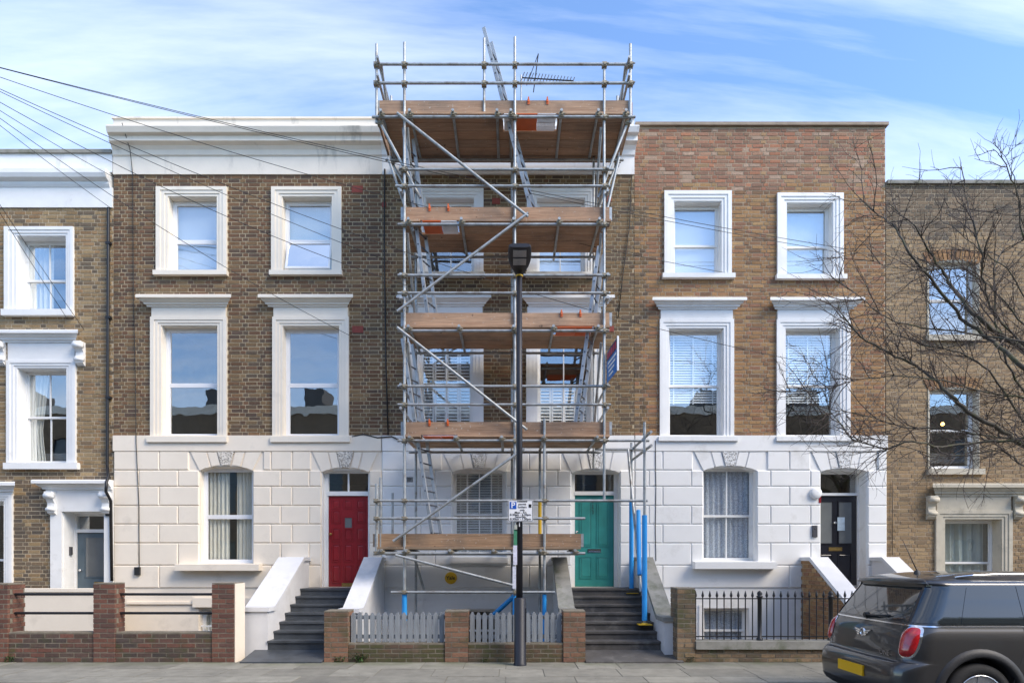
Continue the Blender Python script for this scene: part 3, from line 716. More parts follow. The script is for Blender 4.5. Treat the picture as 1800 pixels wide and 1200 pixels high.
window(h3, e3, None, Z(675), None, M_trimw, (X(925), X(1058), Z(556)), P4(922, 1061, 767, 778), (X(916), X(1078), Z(540), Z(525), Z(556)), .15, 1, inside='half_shutters')
stucco(h3, H3x0, H3x1, [g3, d3, bs3], [((g3[0] + g3[1])/2, (g3[1] - g3[0])/2, Z(832), Z(824)), ((d3[0] + d3[1])/2, (d3[1] - d3[0])/2, Z(833), Z(825))], M_white, [740, 930, 960], [710, 765, 915, 980], st2)
window(h3, g3, None, Z(905), None, M_white, None, P4(791, 893, 978, 989), None, .14, 3, False, 'blind', 2, sillp=.12)
door(h3, d3, .16, (X(1012), X(1081), Z(1031), Z(869)), M_teal, M_trimw, Z(862), [(.12, .44, .44, .96), (.56, .88, .44, .96), (.12, .44, .09, .33), (.56, .88, .09, .33)], 0, (.5, .395, M_chrome), (.05, .60, M_chrome))
obj('door_number', text_mb('8\n2\n0', .11, ((X(1043)), .155, Z(889))), plain('dark_numeral', (.03, .07, .07), .5, .1, 9, 0), h3)
window(h3, bs3, None, Z(1110), None, M_white, None, None, None, .12, 0)
obj('plinth_band', MB().box(X(690), X(990), -.04, -.0255, Z(1062), Z(1055)), M_white, h3)
for bx, by in ((872, 354), (1068, 350), (1072, 578)): obj('air_brick', MB().frus(X(bx) - .08, X(bx) + .08, Z(by) - .06, Z(by) + .06, .0, -.014, .004), MATS['terracotta_airbrick'], h3)
obj('wall_vent', MB().frus(X(715), X(727), Z(848), Z(838), -.025, -.05, .004), plain('grey_vent', (.45, .45, .45), .6, .2, 60, .3), h3)
al = thing('alarm_box', (X(793), -.05, Z(1026)), 'round yellow burglar alarm box on white wall under the scaffold', 'alarm box')
obj('cover', MB().lathe((X(793), -.026, Z(1015)), [(.118, 0), (.118, -.04), (.10, -.055), (.06, -.06)], 'y', 28), M_yel, al)
obj('lettering', text_mb('Yale', .10, (X(793), -.0875, Z(1015))), M_dark, al)

# ================================================================== house with the patched red parapet, black door
H4x0, H4x1 = X(1115) + .002, X(1556)
h4 = thing('terraced_house', ((H4x0 + H4x1)/2, 4, -1.0), 'tan brick house with plain red brick parapet, white ground floor and black door', 'house')
a4 = P4(1184, 1268, 354, 483); b4 = P4(1382, 1464, 357, 485); c4 = P4(1175, 1272, 577, 767); e4 = P4(1380, 1476, 577, 767)
g4 = P4(1235, 1329, 820, 986); d4 = (X(1441), X(1523), Z(1029), Z(824)); bs4 = P4(1236, 1316, 1068, 1150)
top4 = Z(223)
wall4 = front_wall(h4, H4x0, H4x1, -1.0, top4, [a4, b4, c4, e4, g4, d4, bs4], M_mortar_t)
lay_bricks(wall4, H4x0, H4x1 - .001, st2 + .004, top4, [(X(1167), X(1285), Z(486), Z(337)), (X(1365), X(1481), Z(487), Z(341)), (X(1159), X(1289), Z(772), Z(545)), (X(1364), X(1493), Z(772), Z(545))], -.006, lambda x, z: B_red if z > Z(332 + 10 * math.sin(x * 3)) else B_mid if (x < X(1138) and random.random() < .7) else B_tan, seed=41)
house_shell(h4, H4x0, H4x1, top4, FL, Z(300))
obj('parapet_coping', MB().box(H4x0 + .01, H4x1 + .04, -.06, .36, top4 + .001, Z(217.5)), plain('brown_coping', (.30, .24, .18), .9, .2, 6, .4), h4)
window(h4, a4, None, Z(427), None, M_trimw, (X(1167), X(1285), Z(337)), P4(1163, 1290, 482, 491), None, .15, 0, inside='roller')
window(h4, b4, None, Z(429), None, M_trimw, (X(1365), X(1481), Z(341)), P4(1362, 1485, 484, 493), None, .15, 0, inside='roller', seed=1)
window(h4, c4, None, Z(676), None, M_trimw, (X(1159), X(1289), Z(562)), P4(1156, 1295, 767, 776), (X(1143), X(1307), Z(545), Z(529), Z(562)), .15, 0, inside='blind', blind_z=Z(706))
window(h4, e4, None, Z(676), None, M_trimw, (X(1364), X(1493), Z(562)), P4(1362, 1500, 767, 776), (X(1347), X(1511), Z(545), Z(529), Z(562)), .15, 0, inside='blind', blind_z=Z(706))
stucco(h4, H4x0, H4x1 + .012, [g4, d4, bs4], [((g4[0] + g4[1])/2, (g4[1] - g4[0])/2, Z(829), Z(820)), ((d4[0] + d4[1])/2, (d4[1] - d4[0])/2, Z(831), Z(824))], M_white, [1164, 1386], [1140, 1214, 1353, 1423], st2)
window(h4, g4, None, Z(907), None, M_white, None, P4(1216, 1358, 986, 999), None, .14, 1, False, 'lace', 3, sillp=.24)
door(h4, d4, .28, (X(1441) * 1.0 + .02, X(1519), Z(1029), Z(866) - .03), M_blackd, M_trimw, Z(861) - .03, [(.12, .44, .06, .36), (.56, .88, .06, .36)], 0, (.5, .405, M_brass), (.47, .70, M_chrome), glazed=[(.12, .42, .47, .93), (.58, .88, .47, .93)])
obj('door_notice', MB().box(X(1484), X(1497), .262, .264, Z(931), Z(907)), plain('pale_blue_paper', (.45, .55, .62), .7, .2, 14, 0), h4)
obj('basement_reveal', MB().box(X(1228), X(1235), -.05, -.026, Z(1150), Z(1062)), M_white, h4)
window(h4, bs4, None, Z(1110), None, M_white, None, None, None, .14, 0, False, 'lace', 5)
ab = thing('alarm_box', (X(1431), -.05, Z(880)), 'round white alarm box beside the black front door', 'alarm box')
obj('cover', MB().lathe((X(1431), -.046, Z(867)), [(.112, 0), (.116, -.03), (.108, -.055), (.08, -.07), (.03, -.075)], 'y', 28), M_trimw, ab)
obj('red_plate', MB().box(X(1437), X(1441), -.056, -.0505, Z(884), Z(866)), M_red, h4)
kb = thing('intercom', (X(1429), -.05, Z(944)), 'small grey intercom box on white wall left of the black door', 'intercom')
obj('case', MB().frus(X(1425), X(1434), Z(944), Z(923), -.045, -.085, .006), MATS['grey_metal'], kb); obj('button', MB().lathe((X(1429.5), -.085, Z(929)), [(.012, 0), (.012, -.006)], 'y', 10), M_chrome, kb)

# ================================================================== brick house at the far right
H5x0, H5x1 = X(1556) + .014, 13.5
h5 = thing('terraced_house', ((H5x0 + H5x1)/2, 4, -1.0), 'plain tan brick house with stone hooded window behind the bare tree', 'house')
a5 = P4(1632, 1718, 460, 590); c5 = P4(1633, 1718, 683, 823); g5 = P4(1660, 1760, 912, 1045)
top5 = Z(325)
wall5 = front_wall(h5, H5x0, H5x1, -1.0, top5, [a5, c5, g5], M_mortar_t)
lay_bricks(wall5, H5x0, X(1850), Z(1085), top5, [(a5[0] - .02, a5[1] + .02, a5[2], a5[3]), (c5[0] - .02, c5[1] + .02, c5[2], c5[3]), (X(1642), X(1778), Z(1060), Z(872))], -.006, lambda x, z: B_grey if z > Z(415 + 12 * math.sin(x * 4)) else B_pale, seed=51)
house_shell(h5, H5x0, H5x1, top5, FL, Z(400))
obj('parapet_coping', MB().box(H5x0 + .005, H5x1, -.06, .36, top5 + .001, Z(319)), M_coping, h5)
for w_, nm in ((a5, 'a'), (c5, 'c')):
    cxm = (w_[0] + w_[1]) / 2; hw = (w_[1] - w_[0]) / 2 + .02; n = 13
    for k in range(n):                                        # gauged brick arch over the opening
        u0, u1 = -1 + 2 * k / n, -1 + 2 * (k + 1) / n
        f = lambda u, t: (cxm + u * hw * (1 + .22 * t), w_[3] - .05 + .07 * (1 - u * u) + .22 * t)
        obj('arch_brick', MB().prism([f(u0 + .02, 0), f(u1 - .02, 0), f(u1 - .02, 1), f(u0 + .02, 1)], -.022, .05, .002), B_tan, wall5)
window(h5, a5, None, Z(525), None, M_stone, (a5[0] - .03, a5[1] + .03, a5[3] + .03), P4(1627, 1722, 589, 600), None, .12, 0, inside=None, sillp=.08, aproud=.02)
window(h5, c5, None, Z(756), None, M_stone, (c5[0] - .03, c5[1] + .03, c5[3] + .03), P4(1628, 1727, 823, 834), None, .12, 0, inside=None, sillp=.08, aproud=.02)
window(h5, g5, None, Z(990), None, M_stone, (X(1643), X(1777), Z(897)), None, (X(1628), X(1812), Z(872), Z(851), Z(897)), .22, 0, False, 'sheer', 2, consoles=True)
lamp_in = obj('lit_lamp_bulb', MB().lathe((X(1657, 1.5), 1.5, Z(745, 1.5)), [(.01, -.04), (.035, -.02), (.04, .01), (.015, .04)], 'z', 10), None, h5)
m, nt, b = nodes('warm_bulb'); b.inputs['Emission Color'].default_value = (1, .45, .12, 1); b.inputs['Emission Strength'].default_value = 6; lamp_in.data.materials.append(m)

# ------------------------------------------------------------------ terrace across the street (seen only as reflections in the panes)
op = thing('opposite_terrace', (0, -19, 0), 'row of houses across the street, seen reflected in the window panes', 'terrace')
ob = MB(); wins = []
for k in range(-5, 5):
    x0_ = k * 5.2
    for r_, (za, zb) in enumerate(((.9, 2.6), (4.0, 6.0), (6.5, 7.6))):
        for q in (1.0, 3.2): wins.append((x0_ + q, x0_ + q + 1.0, za, zb))
for a, b_, c, d in cells(-26, 26, -.2, 8.8, wins): ob.box(a, b_, -19.3, -19.0, c, d)
obj('wall', ob, plain('opposite_brick', (.22, .15, .09), .9, .3, 3, .3), op)
ob = MB()
for a, b_, c, d in wins: ob.box(a, b_, -19.2, -19.15, c, d)
obj('window_panes', ob, plain('dark_panes', (.05, .06, .07), .1, .1, 3, 0), op, kind='stuff')
obj('parapet', MB().box(-26, 26, -19.35, -18.95, 8.801, 9.2), M_cream, op)
ob = MB()
for k in range(-5, 6): ob.box(k * 5.2 - .5, k * 5.2 + .5, -23, -21, 7.5, 10.6)
ob.box(-26, 26, -26, -19.36, -.2, 8.7); obj('roof_and_chimneys', ob, M_roof, op)

# ------------------------------------------------------------------ pipes and cables on the walls
pm = MB().tube((X(194), -.06, Z(368)), (X(192), -.06, Z(820)), .028, 8); pm.path([(X(192), -.06, Z(820)), (X(196), -.1, Z(838)), (X(203), -.28, Z(850)), (X(202), -.28, Z(866)), (X(200), -.1, Z(880)), (X(201), -.08, Z(1020))], .028, n=8)
for yy in (430, 560, 700, 905): pm.box(X(190), X(198), -.09, -.013, Z(yy + 2), Z(yy - 2))
obj('drainpipe', pm, M_dark, None, 'black drainpipe between the yellow and the brown brick houses', 'drainpipe')
obj('wall_cable', MB().path([(X(234), -.36, Z(238)), (X(234), -.10, Z(270)), (X(235), -.03, Z(310)), (X(236), -.03, Z(520)), (X(239), -.03, Z(640)), (X(243), -.07, Z(780)), (X(247), -.06, Z(880)), (X(248), -.06, Z(1000))], .007), M_plastic, None, 'thin black cable running down the cream house beside its drainpipe', 'cable')
obj('wall_cable', MB().path([(X(677), -.05, Z(300)), (X(676), -.04, Z(420)), (X(679), -.04, Z(640)), (X(683), -.05, Z(765))], .016), M_plastic, None, 'thick black cable running down brown brick beside the scaffold', 'cable')
obj('wall_cable', MB().path([(X(1110), -.03, Z(312)), (X(1106), -.03, Z(400)), (X(1095), -.03, Z(480)), (X(1086), -.03, Z(560))], .009), M_plastic, None, 'black cable running down brick right of the scaffold top', 'cable')
obj('wall_cable', MB().path([(X(1151), -.06, Z(775)), (X(1152), -.055, Z(860)), (X(1151), -.055, Z(930)), (X(1152), -.055, Z(985))], .007), M_plastic, None, 'black cable on white wall right of the teal door', 'cable')
obj('wall_cable', MB().path([(X(620), -.05, Z(768)), (X(640), -.06, Z(764)), (X(665), -.06, Z(770)), (X(690), -.07, Z(768)), (X(705), -.08, Z(775))], .012), M_plastic, None, 'loose bundle of black cables along the cream ledge left of the scaffold', 'cable')
obj('wall_cable', MB().path([(X(1568), -.03, Z(845)), (X(1567), -.03, Z(900)), (X(1567), -.03, Z(975))], .006), M_plastic, None, 'thin cable on tan brick right of the black door', 'cable')

# overhead wires fan out from a telegraph pole just outside the frame on the left
PO = Vector((X(-185, -2.9), -2.9, Z(71, -2.9)))
pole = thing('telegraph_pole', (PO.x, PO.y, 0), 'wooden telegraph pole at the left carrying the fan of overhead wires', 'pole')
obj('shaft', MB().path([(PO.x, PO.y, -.3), (PO.x, PO.y, PO.z + .3)], .13, .09, 12), woodmat('pole_wood', (.08, .055, .04), (.15, .11, .08)), pole)
obj('wire_ring', MB().lathe((PO.x, PO.y, PO.z - .03), [(.16, 0), (.17, .03), (.16, .06)], 'z', 16), M_dark, pole)
for (ex, ey, sag, yend, where) in ((1490, 438, 20, -.04, 'upper of a pair reaching the red parapet house'), (1490, 446, 20, -.04, 'lower of a pair reaching the red parapet house'),
        (1440, 641, 56, -.04, 'sagging to the right hooded window above the black door'), (1290, 482, 33, -.04, 'ending at the left upper window above the lace curtain'),
        (690, 462, 12, -.06, 'ending at the cable left of the scaffold'), (716, 502, 30, -1.5, 'ending on the scaffold pole'), (622, 593, 26, -.04, 'ending beside the cream hooded window'),
        (195, 366, 6, -.06, 'ending at the top of the drainpipe'), (201, 312, 8, -.05, 'ending at the left corner of the cream cornice'), (148, 580, 6, -.2, 'ending at the hood of the leftmost house'), (118, 560, 5, -.05, 'passing the upper window of the leftmost house')):
    E = Vector((X(ex, yend), yend, Z(ey, yend))); n = 24
    pts = [PO.lerp(E, k / n) - Vector((0, 0, 4 * (k / n) * (1 - k / n) * sag / 100)) for k in range(n + 1)]
    obj('overhead_wire', MB().path(pts, .0052, n=5), M_plastic, None, 'thin black overhead wire ' + where, 'wire', 'overhead wires')

# television aerial on the roof behind the scaffold
AY = 1.6
ae = thing('television_aerial', (X(916, AY), AY, Z(235, AY)), 'television aerial with many short rods on the roof behind the scaffold', 'aerial')
mast = obj('mast', MB().tube((X(916, AY), AY, Z(300, AY)), (X(916, AY), AY, Z(132, AY)), .02, 8), M_alu, ae)
p0, p1 = Vector((X(918, AY), AY, Z(137, AY))), Vector((X(1004, AY), AY - .5, Z(172, AY)))
obj('boom', MB().tube(p0, p1, .014, 6), M_dark, ae)
for k in range(17):
    q = p0.lerp(p1, k / 16); d = Vector((.035, .05, .12)) * (1.2 - k * .03)
    obj('rod', MB().tube(q - d * 1.25, q + d * 1.25, .009, 5), M_dark, ae)
obj('reflector', MB().tube(p0 + Vector((.25, .1, -.25)), p0 + Vector((.35, -.1, .45)), .012, 5).tube(p0 + Vector((.1, .1, -.1)), p0 + Vector((.35, -.1, .45)), .008, 5), M_dark, ae)

# ------------------------------------------------------------------ front steps
def steps(name, x0, x1, ztop, zbot, n, y0, tread, M_s, M_w, wings, label, kerb=False):
    t = thing(name, ((x0 + x1)/2, y0 - tread * n / 2, zbot), label, 'steps')
    rise = (ztop - zbot) / n
    for i in range(n):
        zt = ztop - i * rise; ya = y0 - .55 - i * tread if i else y0 - .55; yb = y0 if i == 0 else y0 - .55 - (i - 1) * tread
        st = MB().box(x0, x1, ya, yb - .002, -.9 - i * .004, zt - .035)
        s_ = obj('step', st, M_s, t); obj('tread', MB().box(x0, x1 - .001, ya - .025, yb - .003, zt - .034, zt), M_s, s_)
    yend = y0 - .55 - (n - 1) * tread
    for (wx0, wx1, zt, zb, yb, M_c, M_side, bricks, pier) in wings:
        mb = MB().prismx([(y0 - .002, -.95), (y0 - .002, zt), (y0 - .40, zt), (yb, zb), (yb - pier, zb), (yb - pier, -.95)], wx0, wx1)
        wing = obj('wing_wall', mb, M_side, t)
        obj('wing_coping', MB().prismx([(y0 - .004, zt + .001), (y0 - .004, zt + .07), (y0 - .42, zt + .07), (yb - .02, zb + .07), (yb - pier - .03, zb + .07), (yb - pier - .03, zb + .001), (yb, zb + .001), (y0 - .40, zt + .001)], wx0 - .035, wx1 + .035), M_c, wing)
        if bricks:                                            # brick outer face on the camera side
            z = -.4; r = 0
            while z < zt - .04:
                lim = y0 - .40 - (zt - (z + BR_H)) * (y0 - .40 - yb) / max(.01, zt - zb) if z + BR_H > zb else yb - pier
                y = y0 - .01 - (0 if r % 2 else .11)
                while y - .05 > lim:
                    l = max(lim, y - BR_L)
                    me = MB().box(wx0 - .014, wx0 - .001, l, y, z, z + BR_H); obj('brick', me, bricks, wing); y -= BR_L + J
                z += BR_H + J; r += 1
    return t, yend
T1, ye1 = steps('front_steps', X(545) + .0, X(650) + .02, Z(1031) - .005, .14, 7, -.03, .27, M_slate, M_wing,
    [(-4.36, -3.945, 1.56, .74, -1.95, M_wing, M_wing, None, .25), (-2.755, -2.48, 1.56, .72, -1.95, M_wing, M_wing, None, .30)], 'dark slate steps with white side walls up to the red door')
T2, ye2 = steps('front_steps', 1.0, 2.40, Z(1031) - .005, .13, 7, -.03, .27, M_conc, M_wing,
    [(.80, .998, 1.56, .72, -1.95, M_coping, M_wing, None, .25), (2.402, 2.62, 1.56, .60, -2.0, M_coping, M_wing, None, .45)], 'dark concrete steps with stone copings up to the teal door')
T3, ye3 = steps('front_steps', X(1441) - .08, 7.0, Z(1029) - .005, .13, 7, -.03, .27, M_conc, M_wing,
    [(5.64, 5.92, 1.56, .70, -1.95, M_wing, M_mortar_t, B_tan, .12), (7.0, 7.26, 1.56, 1.05, -1.3, M_wing, M_wing, None, .3)], 'steps with brick side wall and white coping up to the black door')
for (x0_, x1_, ye, mt, lb) in ((-4.15, -2.90, ye1, M_slate, 'dark slate landing in front of the red door steps'), (1.13, 2.62, ye2, M_conc, 'worn concrete landing in front of the teal door steps'), (5.9, 7.1, ye3, M_conc, 'concrete landing in front of the black door steps')):
    obj('landing_slab', MB().prismx([(ye - .001, -.5), (ye - .001, .125), (FY - .10, .022), (FY - .10, -.02), (FY + .24, -.5)], x0_, x1_), mt, None, lb, 'landing')

# ------------------------------------------------------------------ garden walls, pillars, railings, picket fence
def wy(px): return X(px, FY)
def wz(py): return Z(py, FY)
def brick_box(parent, x0, x1, y0, y1, z0, z1, mat, sides=True, top=True, seed=0, flat_top=0.0):
    """bricks on the front (-Y), both ends and the top of a wall core"""
    rd = random.Random(seed); z = z0; r = 0; n = max(1, round((z1 - z0) / (BR_H + J))); ph = (z1 - z0) / n
    for r in range(n):
        z = z0 + r * ph; h = ph - J
        x = x0; first = True
        while x < x1 - .03:
            w = BR_L if (r % 2 == 0 or not first) else BR_W
            if first and r % 2: w = BR_W
            first = False
            e = min(x + w, x1)
            if x1 - e < .05: e = x1
            d = rd.uniform(-.003, .003)
            link('brick', brick_mesh(e - x, h, .045, mat), None, parent, ((x + e)/2, y0 + d, z))
            x = e + J
        if sides:
            for sx, sgn in ((x0, -1), (x1, 1)):
                y = y0 + .055 + (0 if r % 2 else .05)
                while y < y1 - .04:
                    e = min(y + BR_L, y1)
                    obj('brick', MB().box(sx - sgn * .04, sx + sgn * .002, y, e, z, z + h), mat, parent); y = e + J
    return n
def garden_wall(name, label, x0, x1, z1, mat, pillars, M_mort, coping=None, thick=.22, seed=0, cat='wall'):
    t = thing(name, ((x0 + x1)/2, FY + .11, 0), label, cat)
    ps = sorted(pillars); edges = [x0]
    for a, b_, *_ in ps: edges += [a, b_]
    edges.append(x1)
    for i in range(0, len(edges), 2):
        a, b_ = edges[i], edges[i + 1]
        if b_ - a < .1: continue
        core = obj('low_wall', MB().box(a + .001, b_ - .001, FY + .005, FY + thick, -.3, z1 - .006), M_mort, t)
        brick_box(core, a + .002, b_ - .002, FY, FY + thick, .004, z1, mat, False, seed=seed + i)
        if coping: obj('coping_stone', MB().box(a + .002, b_ - .002, FY - .05, FY + thick + .04, z1 + .001, z1 + coping), M_coping, core)
        else: obj('coping_mortar', MB().box(a + .002, b_ - .002, FY + .004, FY + thick, z1 - .005, z1 + .012), M_mort, core)
    for k, (a, b_, zt, pm_, dep) in enumerate(ps):
        core = obj('pillar', MB().box(a + .005, b_ - .005, FY - .013, FY + dep - .005, -.3, zt - .012), M_mort, t)
        brick_box(core, a, b_, FY - .018, FY + dep, .004, zt, pm_, True, seed=seed + 50 + k)
        obj('pillar_cap', MB().frus(a - .002, b_ + .002, zt - .012, zt + .012, FY + dep, FY - .014, .004), M_mort, core)
    return t
zA = wz(1112)
GA = garden_wall('garden_wall', 'low dark brick wall with red brick pillars in front of the cream house', wy(-120), wy(412), zA, B_gdark,
    [(wy(-30), wy(15), wz(1026), B_gred, .34), (wy(165), wy(203), wz(1025), B_gred, .24), (wy(373), wy(412) - .002, wz(1025), B_gred, .34)], M_mortar_g, seed=1)
obj('rendered_pillar_side', MB().box(wy(412) + .004, wy(413.5), FY + .0, FY + .36, -.02, wz(1025)), M_cream, GA)
for yy in (1044.5, 1078):
    for a, b_ in ((wy(15), wy(165)), (wy(203), wy(373))):
        obj('rail', MB().tube((a - .03, FY + .13, wz(yy)), (b_ + .03, FY + .13, wz(yy)), .021, 10), M_dark, GA)
zB = wz(1131)
GB = garden_wall('garden_wall', 'mossy low brick wall with three brick pillars below the scaffold', wy(570), wy(1029), zB, B_gmoss,
    [(wy(570), wy(612), wz(1074), B_gbrown, .34), (wy(782), wy(823), wz(1074), B_gbrown, .30), (wy(990), wy(1029), wz(1074), B_gbrown, .34)], M_mortar_g, seed=5)
def picket_fence(xa, xb, n, label):
    t = thing('picket_fence', ((xa + xb)/2, FY + .1, zB), label, 'fence', 'grey picket fences')
    for zz in (zB + .10, zB + .40): obj('fence_rail', MB().box(xa, xb, FY + .115, FY + .15, zz - .03, zz + .03), M_picket, t)
    pit = (xb - xa) / n; w = .072
    me = bpy.data.meshes.new('picket'); h = wz(1076) - zB - .02
    mb = MB().prism([(-w/2, 0), (w/2, 0), (w/2, h - .05), (w*.2, h), (-w*.2, h), (-w/2, h - .05)], 0, .02); me.from_pydata(mb.v, [], mb.f); me.materials.append(M_picket); fixnormals(me)
    for k in range(n): link('picket', me, None, t, (xa + pit * (k + .5), FY + .093, zB + .016 + rnd.uniform(-.006, .006)))
picket_fence(wy(613), wy(781), 15, 'weathered grey picket fence on the low wall left of the middle pillar')
picket_fence(wy(824), wy(989), 15, 'weathered grey picket fence behind the street lamp column')
zC = wz(1140)
GC = garden_wall('garden_wall', 'low brick wall with stone coping and brick pillar under the black railings', wy(1190), wy(1760), zC, B_gtan,
    [(wy(1190), wy(1222), wz(1034), B_gtan, .40)], M_mortar_g, coping=wz(1126) - zC, seed=9)
rl = thing('iron_railings', (wy(1400), FY + .1, wz(1126)), 'black iron railings with spear tops on the low wall by the parked car', 'railings')
zr0, zr1 = wz(1126) + .01, wz(1052)
for zz in (zr0 + .05, zr1): obj('rail', MB().box(wy(1222), wy(1755), FY + .085, FY + .115, zz - .008, zz + .008), M_dark, rl)
xx = wy(1226); k = 0
bar_me = None
while xx < wy(1750):
    post = any(abs(xx - wy(p)) < .055 for p in (1338, 1461, 1585, 1708))
    if post:
        q = obj('post', MB().lathe((xx, FY + .1, zr0 - .01), [(.05, 0), (.05, .03), (.032, .05), (.032, zr1 - zr0 + .02), (.048, zr1 - zr0 + .03), (.048, zr1 - zr0 + .05), (.03, zr1 - zr0 + .06), (.042, zr1 - zr0 + .085), (.03, zr1 - zr0 + .115), (.008, zr1 - zr0 + .13)], 'z', 14), M_dark, rl)
    else:
        if bar_me is None:
            mb = MB().tube((0, 0, .0), (0, 0, zr1 - zr0 + .02), .009, 6).lathe((0, 0, zr1 - zr0 + .02), [(.010, 0), (.018, .012), (.022, .03), (.012, .07), (.002, .105)], 'z', 8)
            bar_me = bpy.data.meshes.new('bar'); bar_me.from_pydata(mb.v, [], mb.f); bar_me.materials.append(M_dark); fixnormals(bar_me)
        link('spear_bar', bar_me, None, rl, (xx, FY + .1, zr0))
    xx += .1105
# cream rendered wall behind the left rails
RY = -.75
obj('rendered_wall', MB().box(X(-60, RY), X(205, RY), RY, RY + .2, -1.0, Z(1040, RY)).box(X(-60, RY), X(207, RY), RY - .03, RY + .23, Z(1040, RY) + .001, Z(1034, RY)), M_cream, None, 'cream rendered low wall behind the left railings', 'wall')

# ------------------------------------------------------------------ scaffolding
SF, SB, TR = -1.47, -.27, .0242
def sx(p, y=SF): return X(p, y)
def sz(p, y=SF): return Z(p, y)
sc = thing('scaffolding', (0, -.9, -1.08), 'steel tube scaffolding with timber decks over the teal door house front', 'scaffolding')
coup_me = bpy.data.meshes.new('coupler')
mb = MB().box(-.042, .042, -.045, .045, -.034, .034).box(-.02, .02, -.062, .062, -.02, .02).tube((.03, -.05, 0), (.07, -.05, 0), .012, 6)
coup_me.from_pydata(mb.v, [], mb.f); coup_me.materials.append(M_coup); fixnormals(coup_me)
def coupler(x, y, z): link('coupler', coup_me, None, sc, (x, y, z))
def tub(name, p, q, mat=None): return obj(name, MB().tube(p, q, TR, 10), mat or M_galv, sc)
GZ = -1.08
XL, XM, XR = sx(711), sx(905), sx(1062)
PL = [972, 775, 583, 397, 209]
PZ = [sz(p) for p in PL]
# standards
for x_, ztop_ in ((XL, sz(75)), (XM, sz(66)), (XR, sz(112))): tub('standard', (x_, SF, GZ if x_ != XR else PZ[0] + .9), (x_, SF, ztop_))
for x_, zb_ in ((XL + .02, GZ), (XM - .05, GZ), (XR - .03, PZ[1] - .3)): tub('standard', (x_, SB, zb_), (x_, SB, PZ[4] + .25))
x57 = sx(957); tub('standard', (x57, SF, GZ), (x57, SF, sz(735)))
tub('standard', (sx(949, -.5), -.5, GZ), (sx(949, -.5), -.5, sz(790, -.5)))
sl = obj('yellow_sleeve', MB().tube((sx(949, -.5), -.5, Z(942, -.5)), (sx(949, -.5), -.5, Z(880, -.5)), .034, 10), M_yel, sc)
for x_ in (sx(662), sx(851), sx(1108)): tub('guard_post', (x_, SF + (.02 if x_ == sx(851) else 0), sz(207 if x_ == sx(851) else 217)), (x_, SF + (.02 if x_ == sx(851) else 0), sz({True: 66}.get(x_ == sx(851), 78))))
for x_ in (sx(662), sx(1108)): tub('guard_post', (x_ + (.03 if x_ < 0 else -.03), SB, PZ[4] - .1), (x_ + (.03 if x_ < 0 else -.03), SB, PZ[4] + 1.25))
x90 = sx(690, SB)
for px_, ty in ((662, 850), (668, 838), (690, 866)):
    yy = SF if px_ != 690 else SB
    tub('guard_post', (sx(px_, yy), yy + .05 * (px_ == 668), Z(975, yy)), (sx(px_, yy), yy + .05 * (px_ == 668), Z(ty, yy)))
# ledgers and guard rails along the front
yo = SF - 2 * TR
front = [(209, 655, 1116), (117, 658, 1112), (150, 658, 1114), (301, 702, 1078), (330, 696, 1072), (397, 700, 1070), (486, 700, 1072), (517, 700, 1072), (583, 700, 1070), (680, 700, 1072), (712, 700, 1073), (775, 700, 1140), (880, 658, 1137), (911, 658, 1028), (972, 658, 1028), (1040, 688, 975)]
for py_, a, b_ in front:
    z_ = sz(py_); tub('ledger' if py_ in PL or py_ == 1040 else 'guard_rail', (sx(a), yo, z_), (sx(b_), yo, z_))
    for x_ in (XL, XM, XR):
        if a < 711 and sx(a) < x_ < sx(b_) and not (x_ == XR and py_ in (880, 911, 972, 1040)): coupler(x_, SF - TR, z_)
    if py_ in (117, 150):
        for p in (662, 851, 1108): coupler(sx(p), SF - TR, z_)
    if py_ in (880, 911, 972): coupler(sx(662), SF - TR, z_); coupler(x57, SF - TR, z_)
# rear ledgers
for i, z_ in enumerate(PZ):
    a, b_ = (655, 1116) if i == 4 else (655, 1030) if i == 0 else (700, 1072)
    tub('ledger', (sx(a), SB - 2*TR, z_), (sx(b_), SB - 2*TR, z_))
